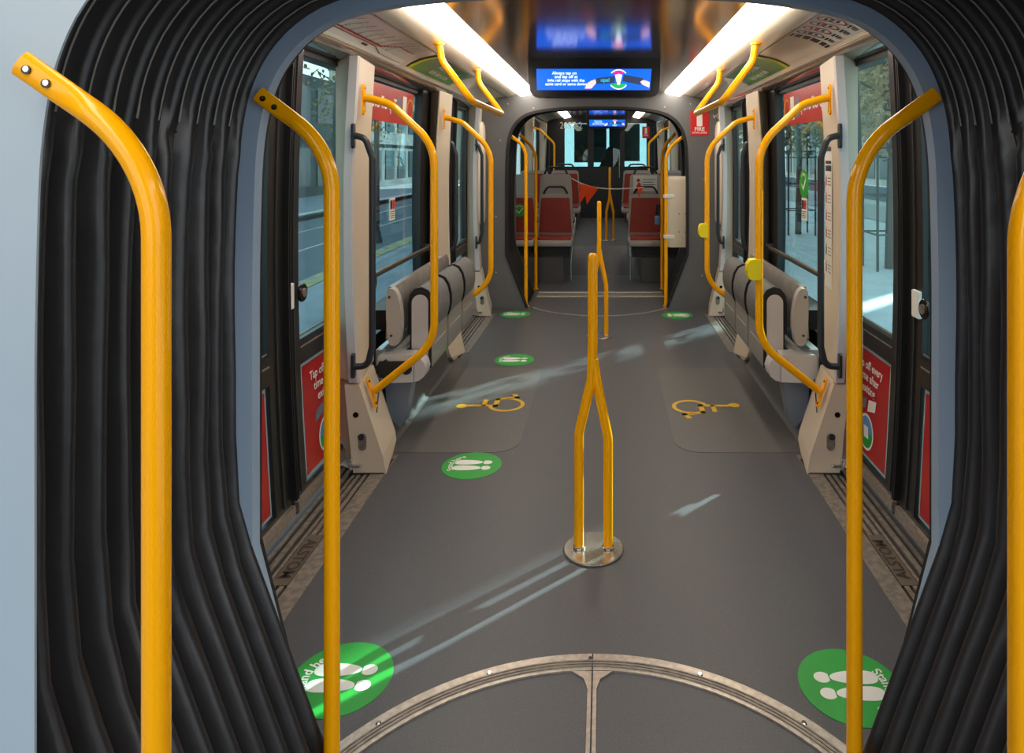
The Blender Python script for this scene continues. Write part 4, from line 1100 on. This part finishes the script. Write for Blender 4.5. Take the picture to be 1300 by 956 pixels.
for s, xa, xb in ((-1, -.535, -.965), (1, .53, .965)):
    sn = SN[s]
    seat_proto(xa, 8.08, .47, -1, 'red seat facing forward by the aisle on the %s of the far gangway' % sn, W=.43)
    seat_proto(xb, 8.08, .47, -1, 'red seat facing forward by the wall on the %s of the far gangway' % sn, W=.43, handle=False)
    seat_proto(xa, 8.18, .70, 1, 'pale grey seat back seen from behind, aisle side %s' % sn, W=.42)
    seat_proto(xb, 8.18, .70, 1, 'pale grey seat back seen from behind, wall side %s' % sn, W=.42, handle=False)
    seat_proto(xa+s*-.03, 9.55, .72, -1, 'raised red seat behind the pale grey one, aisle side %s' % sn, W=.44)
    seat_proto(xb+s*-.03, 9.55, .72, -1, 'raised red seat behind the pale grey one, wall side %s' % sn, W=.44, handle=False)
# green tick sticker on the outer left seat
pl = Pl((-.955, 8.047, .78), (1,0,0), (0,0,1))
t = empty('seat_sticker', (-.955, 8.05, .72), 'round green tick sticker on the left wall side red seat', 'sticker')
b = B(); pl.slab(b, circ(0,0,.075,32), 0, .003); obj('disc', b, M['sticky'], t)
b = B(); stroke(pl, b, [(-.032,-.005),(-.008,-.03),(.036,.022)], .012, .004); text(pl, b, 'Sit here', 0, 0, .026, .004, warp=(.052, 90)); obj('tick', b, M['white'], t)
# notice on the right grey seat back
pl = Pl((.535, 8.128, 1.09), (1,0,0), (0,0,1))
t = empty('paper_notice', (.535, 8.13, .98), 'white paper notice with red print taped to the right grey seat back', 'notice')
b = B(); pl.slab(b, rect(-.15,.13,-.09,.10), 0, .002); obj('sheet', b, M['paper'], t)
b = B(); pl.poly(b, [(-.14,-.09),(-.06,-.09),(-.06,0),(-.09,.02)], .003); pl.poly(b, circ(-.09,.04,.02,12), .003); obj('red_symbol', b, M['signred'], t)
b = B()
for k in range(3): pl.poly(b, rect(-.04,.11-.02*(k%2),.045-.03*k,.052-.03*k), .003)
obj('fine_print', b, M['darkprint'], t)

# cream equipment box clamped to the right pole
t = empty('equipment_box', (.79, 6.40, .54), 'cream equipment box clamped to the yellow pole in the far gangway', 'box')
b = B(); rings = []
for z, k in ((.555,.94),(.57,1),(1.185,1),(1.21,.97),(1.222,.90)):
    cx, cy, hx, hy = .735, 6.52, .115*k, .085*k
    rings.append([(cx+hx*math.copysign(abs(math.cos(a))**.45, math.cos(a)), cy+hy*math.copysign(abs(math.sin(a))**.45, math.sin(a)), z) for a in [2*PI*i/28 for i in range(28)]])
loft(b, rings); obj('body', b, M['cream'], t, smooth=True)
for z in (.655, 1.035):
    b = B(); box(b, .595, .70, 6.43, 6.49, z-.018, z+.018, .006); obj('clamp', b, M['paper'], t)
for x, z in ((.74,.87),(.80,.87),(.74,.70),(.80,.70)):
    b = B(); cyl(b, (x, 6.437, z), (0,-1,0), .006, .003, 10); obj('screw', b, M['darkrail'], t)
# padlock with blue tag
t = empty('padlock', (.57, 7.28, .75), 'blue padlock hanging on a strap from the rear right yellow pole', 'padlock')
b = B(); tube(b, fillet([(.625,7.275,.90),(.61,7.27,.80),(.59,7.27,.80),(.60,7.275,.90)], .02, 5), .012, 8); obj('strap', b, M['rubber'], t)
b = B(); box(b, .575, .625, 7.25, 7.285, .69, .78, .008); obj('body', b, M['bluetag'], t)

# bunting: string sagging across the aisle with orange flags
def bx(u): return -.34 + u*.84
def bz(u): return 1.02 + .14*(1-u)**4 + .03*u*u
t = empty('bunting', (0, 8.0, 1.1), 'orange triangular flags on a white string across the aisle', 'bunting')
P = [(bx(k/24), 7.98, bz(k/24)) for k in range(25)]
b = B(); tube(b, P, .006, 8); obj('string', b, M['string'], t, smooth=True)
def flag(u0, u1, tip, dy):
    a = Vector((bx(u0), 7.975, bz(u0))); c = Vector((bx(u1), 7.975, bz(u1))); tp = Vector((tip[0], 7.975+dy, tip[1]))
    b = B(); v = []
    n = 6; rows = []
    for i in range(n+1):
        f = i/n; l = a.lerp(tp, f); r = c.lerp(tp, f); rows.append([l.lerp(r, j/4) + Vector((0, .012*math.sin(j*1.9+i), 0)) for j in range(5)])
    R = [[b.verts.new(p) for p in row] for row in rows]
    for i in range(n):
        for j in range(4): b.faces.new((R[i][j], R[i][j+1], R[i+1][j+1], R[i+1][j]))
    bmesh.ops.remove_doubles(b, verts=b.verts, dist=1e-5)
    o = obj('flag', b, M['orange'], t, smooth='all'); m_ = o.modifiers.new('s', 'SOLIDIFY'); m_.thickness = .002
flag(.10, .27, (-.246, .857), -.01); flag(.17, .375, (-.163, .85), .01)
flag(.92, .995, (.44, .93), 0)

# glass draught screens by the platforms
t = empty('glass_screen', (-.33, 8.2, .1), 'low slanted clear glass screen beside the left red seats', 'glass screen')
b = B(); prism(b, [(7.70,.02),(8.25,.03),(8.9,.38),(8.9,.62),(8.1,.44),(7.62,.22)], -.335, -.327, 'x'); obj('pane', b, M['clear'], t)
b = B(); tube(b, [(-.331,7.70,.02),(-.331,7.62,.22),(-.331,8.1,.44),(-.331,8.9,.62)], .005, 6); obj('edge', b, M['clear_edge'], t)
t = empty('glass_screen', (.33, 8.2, .1), 'low slanted clear glass screen beside the right red seats', 'glass screen')
b = B(); prism(b, [(7.70,.02),(8.25,.03),(8.9,.38),(8.9,.62),(8.1,.50),(7.66,.30)], .327, .335, 'x'); obj('pane', b, M['clear'], t)
b = B(); tube(b, [(.331,7.70,.02),(.331,7.66,.30),(.331,8.1,.50)], .005, 6); obj('edge', b, M['clear_edge'], t)

# ---- cab wall
YC = 13.6
t = empty('wall_far', (0, YC, 0)); t['kind'] = 'structure'; t['label'] = 'black driver cab partition with glass panes'
b = B()
box(b, -1.25, -.74, YC, YC+.05, .2, 2.25); box(b, 1.06, 1.25, YC, YC+.05, .2, 2.25); box(b, -.74, 1.06, YC, YC+.05, 2.08, 2.25)
box(b, -.74, 1.06, YC, YC+.05, .2, 1.22); box(b, -.28, -.16, YC-.02, YC+.05, .2, 2.15); box(b, .36, .45, YC-.02, YC+.05, .2, 2.15)
obj('partition_frame', b, M['cab'], t)
for x0, x1 in ((-.74,-.28),(-.16,.36),(.45,1.06)):
    b = B(); box(b, x0, x1, YC+.02, YC+.026, 1.22, 2.08); obj('pane', b, M['cabglass'], t)
b = B(); box(b, .34, .352, YC-.035, YC-.02, 1.0, 1.5); obj('door_handle', b, M['alu'], t)
b = B(); text(Pl((-.66, YC-.022, 2.03), (1,0,0), (0,0,1)), b, '2057-2', .05, 0, .19, 0.0, bold=False, sx=.85)
tag(base_origin(obj('fleet_number', b, M['white']), (-.6, YC, 1.95)), 'white fleet number 2057-2 on the cab partition glass', 'lettering')
t = empty('fire_sign', (.86, YC, 1.8), 'small distant red fire sign on the cab glass', 'sign')
pl = Pl((.875, YC-.004, 1.90), (1,0,0), (0,0,1))
b = B(); pl.slab(b, rect(-.075,.075,-.115,.115), 0, .003); obj('plate', b, M['signred'], t)
b = B(); pl.poly(b, rrect(-.022,.022,-.03,.09,.01), .004); text(pl, b, 'FIRE', 0, -.06, .045, .004); obj('lettering', b, M['white'], t)
# cab: blinds, driver seat, dashboard, windscreen
YW = 15.4
for x0, x1, z0, lab in ((-.62,.10,1.29,'left'),(.16,.84,1.32,'right')):
    b = B(); box(b, x0, x1, YW-.12, YW-.11, z0, 2.15)
    tag(base_origin(obj('roller_blind', b, M['blind']), ((x0+x1)/2, YW-.115, 2.15)), 'dark teal roller blind behind the %s half of the windscreen' % lab, 'blind')
t = empty('driver_seat', (.22, 14.5, .2), 'dark high backed driver seat seen through the cab glass', 'seat')
b = B(); pl = Pl((.20, 14.5, 1.0), (1,0,0), (0,0,1)); pl.n = Vector((0,-1,0))
pl.slab(b, [(-.26,-.3),(.26,-.3),(.26,.20),(.20,.34),(.13,.38),(.12,.55),(.07,.62),(-.07,.62),(-.12,.55),(-.13,.38),(-.20,.34),(-.26,.20)], 0, .12); obj('backrest', b, M['rubber'], t)
b = B(); box(b, -.05, .45, 14.38, 14.9, .62, .72, .03); obj('seat_pad', b, M['rubber'], t)
b = B(); cyl(b, (.2,14.6,.2), (0,0,1), .08, .43, 16); obj('pedestal', b, M['rubber'], t)
b = B(); box(b, -1.1, 1.1, 15.0, 15.3, .2, 1.12, .04); tag(base_origin(obj('dashboard', b, M['rubber']), (0,15.1,.2)), 'black driver console beneath the windscreen', 'console')
t = empty('window_11', (0, YW, 1.1)); t['kind'] = 'structure'; t['label'] = 'tram windscreen'
b = B(); box(b, -1.0, 1.0, YW, YW+.006, 1.1, 2.2); obj('pane', b, M['glass'], t)
b = B(); box(b, -1.2, -1.0, YW-.02, YW+.04, .2, 2.3); box(b, 1.0, 1.2, YW-.02, YW+.04, .2, 2.3); box(b, -1.0, 1.0, YW-.02, YW+.04, .2, 1.1); box(b, -1.0,1.0,YW-.02,YW+.04,2.2,2.3); obj('window_frame', b, M['cab'], t)
for s in (-1, 1):
    b = B(); box(b, s*1.19, s*1.25, 13.65, YW, -.1, 1.0); box(b, s*1.19, s*1.25, 13.65, 13.9, 1.0, 2.3); box(b, s*1.19, s*1.25, YW-.2, YW, 1.0, 2.3)
    tag(obj('wall_left' if s<0 else 'wall_right', b, M['cab']), kind='structure')
b = B(); box(b, -1.25, 1.25, 14.9, YW+.05, 2.3, 2.36); tag(obj('ceiling', b, M['cab']), kind='structure')
b = B(); box(b, -1.25, 1.25, 13.65, YW, .1, .2); tag(obj('floor', b, M['cab']), kind='structure')

# ================================================================== OUTDOORS
GZ = -.34
b = B(); box(b, -40, -1.9, -12, 70, GZ-.1, GZ); tag(obj('ground', b, M['asphalt']), kind='structure', label='grey asphalt on the left of the tram')
b = B(); box(b, -1.9, 1.6, -12, 70, GZ-.1, GZ-.02); tag(obj('ground', b, M['asphalt']), kind='structure')
b = B(); box(b, 1.6, 40, -12, 70, GZ-.1, GZ+.12); tag(obj('ground', b, M['paving']), kind='structure', label='stone paving on the right of the tram, sunlight put into its pale colour')
# left: pale paved strip, rail, tactile line, far paving
b = B(); box(b, -3.9, -1.55, -12, 60, GZ, GZ+.14); tag(obj('pavement', b, M['pavers'] if 'pavers' in M else M['paving']), kind='structure', label='pale blue grey paved platform on the left')
t = empty('tactile_strip', (-3.7, 20, GZ+.14), 'yellow tactile line along the left platform edge', 'tactile strip')
b = B(); box(b, -3.85, -3.6, -10, 55, GZ+.14, GZ+.15)
obj('strip', b, M['tactile'], t)
for x, lab in ((-5.6,'nearer'),(-7.0,'farther')):
    b = B(); box(b, x-.035, x+.035, -10, 55, GZ, GZ+.012); tag(base_origin(obj('tram_rail', b, M['alu']), (x, 20, GZ)), 'steel tram rail in the road on the left, the %s one' % lab, 'rail')
b = B(); box(b, -12, -8.2, -12, 60, GZ, GZ+.14); tag(obj('pavement', b, M['pavers']), kind='structure')

SUN = Vector((.73, .68, .577)).normalized()
def tower(x0, x1, y0, y1, h, m, mg, label, floors=6, side=-1, shear=0.0, glass_floor=True):
    t = empty('building', ((x0+x1)/2, (y0+y1)/2, GZ), label, 'building')
    dx = x1-x0; d = .93*abs(dx)*shear
    b = B(); prism(b, [(x0,y0),(x1,y0+d),(x1,y1+d),(x0,y1)], GZ, h, 'z'); obj('walls', b, m, t)
    xf = x0 if side > 0 else x1      # street side
    n = max(2, int((y1-y0)/2.2)); dy = (y1-y0)/n
    fh = (h-GZ)/floors; q = -1 if side > 0 else 1
    for f in range(min(floors, 4)):
        b = B()
        for k in range(n):
            ya = y0+k*dy+dy*.16 + (d if side < 0 else 0); yb_ = ya+dy*.68; z0 = GZ+fh*f+(.5 if f == 0 else fh*.25); z1 = GZ+fh*f+fh*.82
            box(b, xf+q*.0, xf+q*.05, ya, yb_, z0, z1)
        obj('windows', b, mg, t, label='row of dark glass windows')
    b = B(); box(b, xf, xf+q*.25, y0+(d if side<0 else 0), y1+(d if side<0 else 0), GZ+fh*.95, GZ+fh*1.02); obj('ledge', b, m, t)
tower(-22, -12, -10, 14, 16, M['facade'], M['facadeglass'], 'dark stone street building on the left with glass shopfronts', side=-1)
tower(-22, -12.5, 15.5, 46, 4.9, M['facade'], M['facadeglass'], 'low dark row of shops farther down on the left', floors=2, side=-1)
tower(-20, -9, 50, 62, 12, M['facade2'], M['facadeglass'], 'distant pale building at the end of the left street', side=-1)
tower(16, 24, -8, 17.10, 30, M['facade2'], M['facadeglass'], 'sandstone building on the right, shaped to cut the sun to bands', side=1, shear=1)  # end and height set to mask the sun, leaving a thin band
tower(16, 24, 17.37, 19.56, 30, M['facade2'], M['facadeglass'], 'narrow sandstone block added on the right between two sun gaps', side=1, shear=1)  # added sun blocker between the two gaps that light the floor
tower(16, 24, 19.79, 60, 31, M['facade2'], M['facadeglass'], 'long sandstone building on the right, shaped to leave a sun gap', side=1, shear=1)  # start set to leave the second sun gap; height shades the left street

def tree(x, y, h, cr, m, label, n=900, grp='street trees', ls=1):
    t = empty('street_tree', (x, y, GZ+.1), label, 'tree', grp)
    b = B(); tube(b, [(x, y, GZ+.1),(x+.03, y, h*.3),(x-.04, y+.03, h*.55),(x, y, h*.9)], .07, 8, flat=lambda u: (1-.6*u, 1-.6*u))
    rnd = random.Random(int(x*10+y*7))
    for k in range(9):
        a = k*2.4; z = h*(.42+.05*k); tube(b, [(x, y, z),(x+math.cos(a)*cr*.4, y+math.sin(a)*cr*.4, z+.5),(x+math.cos(a)*cr*.8, y+math.sin(a)*cr*.8, z+1.1)], .022, 5)
    obj('trunk', b, M['bark'], t, smooth=True)
    b = B()
    for k in range(n):
        while True:
            p = Vector((rnd.uniform(-1,1), rnd.uniform(-1,1), rnd.uniform(-1,1)))
            if p.length < 1: break
        p = Vector((x+p.x*cr, y+p.y*cr, h*.66+p.z*h*.38)); u = Vector((rnd.gauss(0,1),rnd.gauss(0,1),rnd.gauss(0,1))).normalized(); v = u.orthogonal().normalized(); s_ = rnd.uniform(.05,.11)*ls
        b.faces.new([b.verts.new(p+u*s_), b.verts.new(p+v*s_*.6), b.verts.new(p-u*s_), b.verts.new(p-v*s_*.6)])
    me = obj('foliage', b, m, t)
for i, (x, y, h, cr, k) in enumerate(((4.2,10.0,4.8,1.9,'leafp'),(4.15,14.5,5.0,1.9,'leaf'),(4.2,19.5,5.2,1.9,'leafp'),(4.3,26,5.6,2.0,'leaf'),(8.4,16,6.5,2.6,'leafp'),(8.6,24.5,7,2.8,'leaf'))):
    tree(x, y, h, cr, M[k], ['slender tree on the right pavement nearest the tram door','green leaved tree second along the right pavement','pale leaved tree third along the right pavement','far green tree on the right pavement','broad pale tree behind the first tree on the right','broad green tree close to the right hand buildings'][i], n=8000, ls=.65)
for i, (x, y, h, cr, k) in enumerate(((-9.6,9,5.5,1.8,'leaf'),(-9.4,17,6,2.0,'leaf'),(-9.6,27,6,2.0,'leaf'))):
    tree(x, y, h, cr, M[k], ['green tree on the far left pavement, nearest','green tree on the far left pavement, second','green tree on the far left pavement, farthest'][i], n=900)
# tree guards: dark steel frames around the trunks on the right
for i, (x, y) in enumerate(((4.2,10.0),(4.15,14.5),(4.2,19.5))):
    t = empty('tree_guard', (x, y, GZ+.12), 'dark steel guard frame around the %s tree trunk on the right' % ('first','second','third')[i], 'tree guard', 'tree guards on the right pavement')
    for sx_ in (-.28,.28):
        for sy_ in (-.28,.28):
            b = B(); cyl(b, (x+sx_, y+sy_, GZ+.12), (0,0,1), .02, 1.75, 8); obj('post', b, M['rack'], t)
    for z in (.30, .85, 1.4, 1.53):
        b = B(); tube(b, [(x-.28,y-.28,z),(x+.28,y-.28,z),(x+.28,y+.28,z),(x-.28,y+.28,z),(x-.28,y-.28,z)], .014, 6); obj('hoop', b, M['rack'], t)
b = B(); box(b, 9.5, 15.2, -12, 60, GZ+.12, GZ+.13); tag(obj('ground', b, M['asphalt']), kind='structure')
# a white kerb/planter line on the right
b = B(); box(b, 7.0, 7.6, 2, 40, GZ+.12, GZ+.55, .03); tag(base_origin(obj('planter_wall', b, M['kerb']), (7.3,20,GZ+.12)), 'low pale stone planter wall along the right pavement', 'planter')
b = B(); box(b, -8.4, -8.2, 2, 40, GZ, GZ+.18); tag(base_origin(obj('kerb', b, M['kerb']), (-8.3,20,GZ)), 'pale granite kerb on the far side of the left road', 'kerb')
# poles outside left
for i, (x, y) in enumerate(((-4.6, 6.5), (-4.6, 14.0))):
    t = empty('lamp_post', (x, y, GZ), 'thin dark street post on the left, %s' % ('nearer','farther')[i], 'post')
    b = B(); cyl(b, (x,y,GZ), (0,0,1), .06, 5.5, 12, r2=.04); obj('shaft', b, M['rack'], t, smooth=True)
    b = B(); cyl(b, (x,y,GZ), (0,0,1), .12, .25, 12, r2=.08); obj('base', b, M['rack'], t, smooth=True)
    b = B(); box(b, x-.1, x+.6, y-.06, y+.06, 5.1, 5.18, .02); obj('lamp_head', b, M['alu'], t)

# ================================================================== LIGHT
w = bpy.data.worlds.new('World'); sc.world = w; w.use_nodes = True
nt = w.node_tree; bg = nt.nodes['Background']
tc = nt.nodes.new('ShaderNodeTexCoord'); sp = nt.nodes.new('ShaderNodeSeparateXYZ'); mr = nt.nodes.new('ShaderNodeMapRange')
mr.inputs[1].default_value = -.05; mr.inputs[2].default_value = .7
mx = nt.nodes.new('ShaderNodeMix'); mx.data_type = 'RGBA'
mx.inputs[6].default_value = (.95, .98, 1.0, 1); mx.inputs[7].default_value = (.72, .84, 1.0, 1)
nt.links.new(tc.outputs['Generated'], sp.inputs[0]); nt.links.new(sp.outputs['Z'], mr.inputs[0]); nt.links.new(mr.outputs[0], mx.inputs[0])
nt.links.new(mx.outputs[2], bg.inputs[0]); bg.inputs[1].default_value = 1.35
sun = bpy.data.lights.new('sun', 'SUN'); sun.energy = 15.0; sun.angle = math.radians(.55); sun.color = (1, .95, .86)
so = bpy.data.objects.new('sun', sun); COL.objects.link(so); so.rotation_euler = SUN.to_track_quat('Z', 'Y').to_euler(); so.location = (20, 20, 20)

# ================================================================== CAMERA
cam = bpy.data.cameras.new('camera'); co = bpy.data.objects.new('camera', cam); COL.objects.link(co)
co.location = (.03, 0, 1.40); co.rotation_euler = (PI/2, 0, 0)
cam.sensor_fit = 'HORIZONTAL'; cam.sensor_width = 36; cam.lens = 870/1300*36
cam.shift_x = (650-766)/1300; cam.shift_y = (200-478)/1300
cam.clip_start = .02; cam.clip_end = 300
sc.camera = co
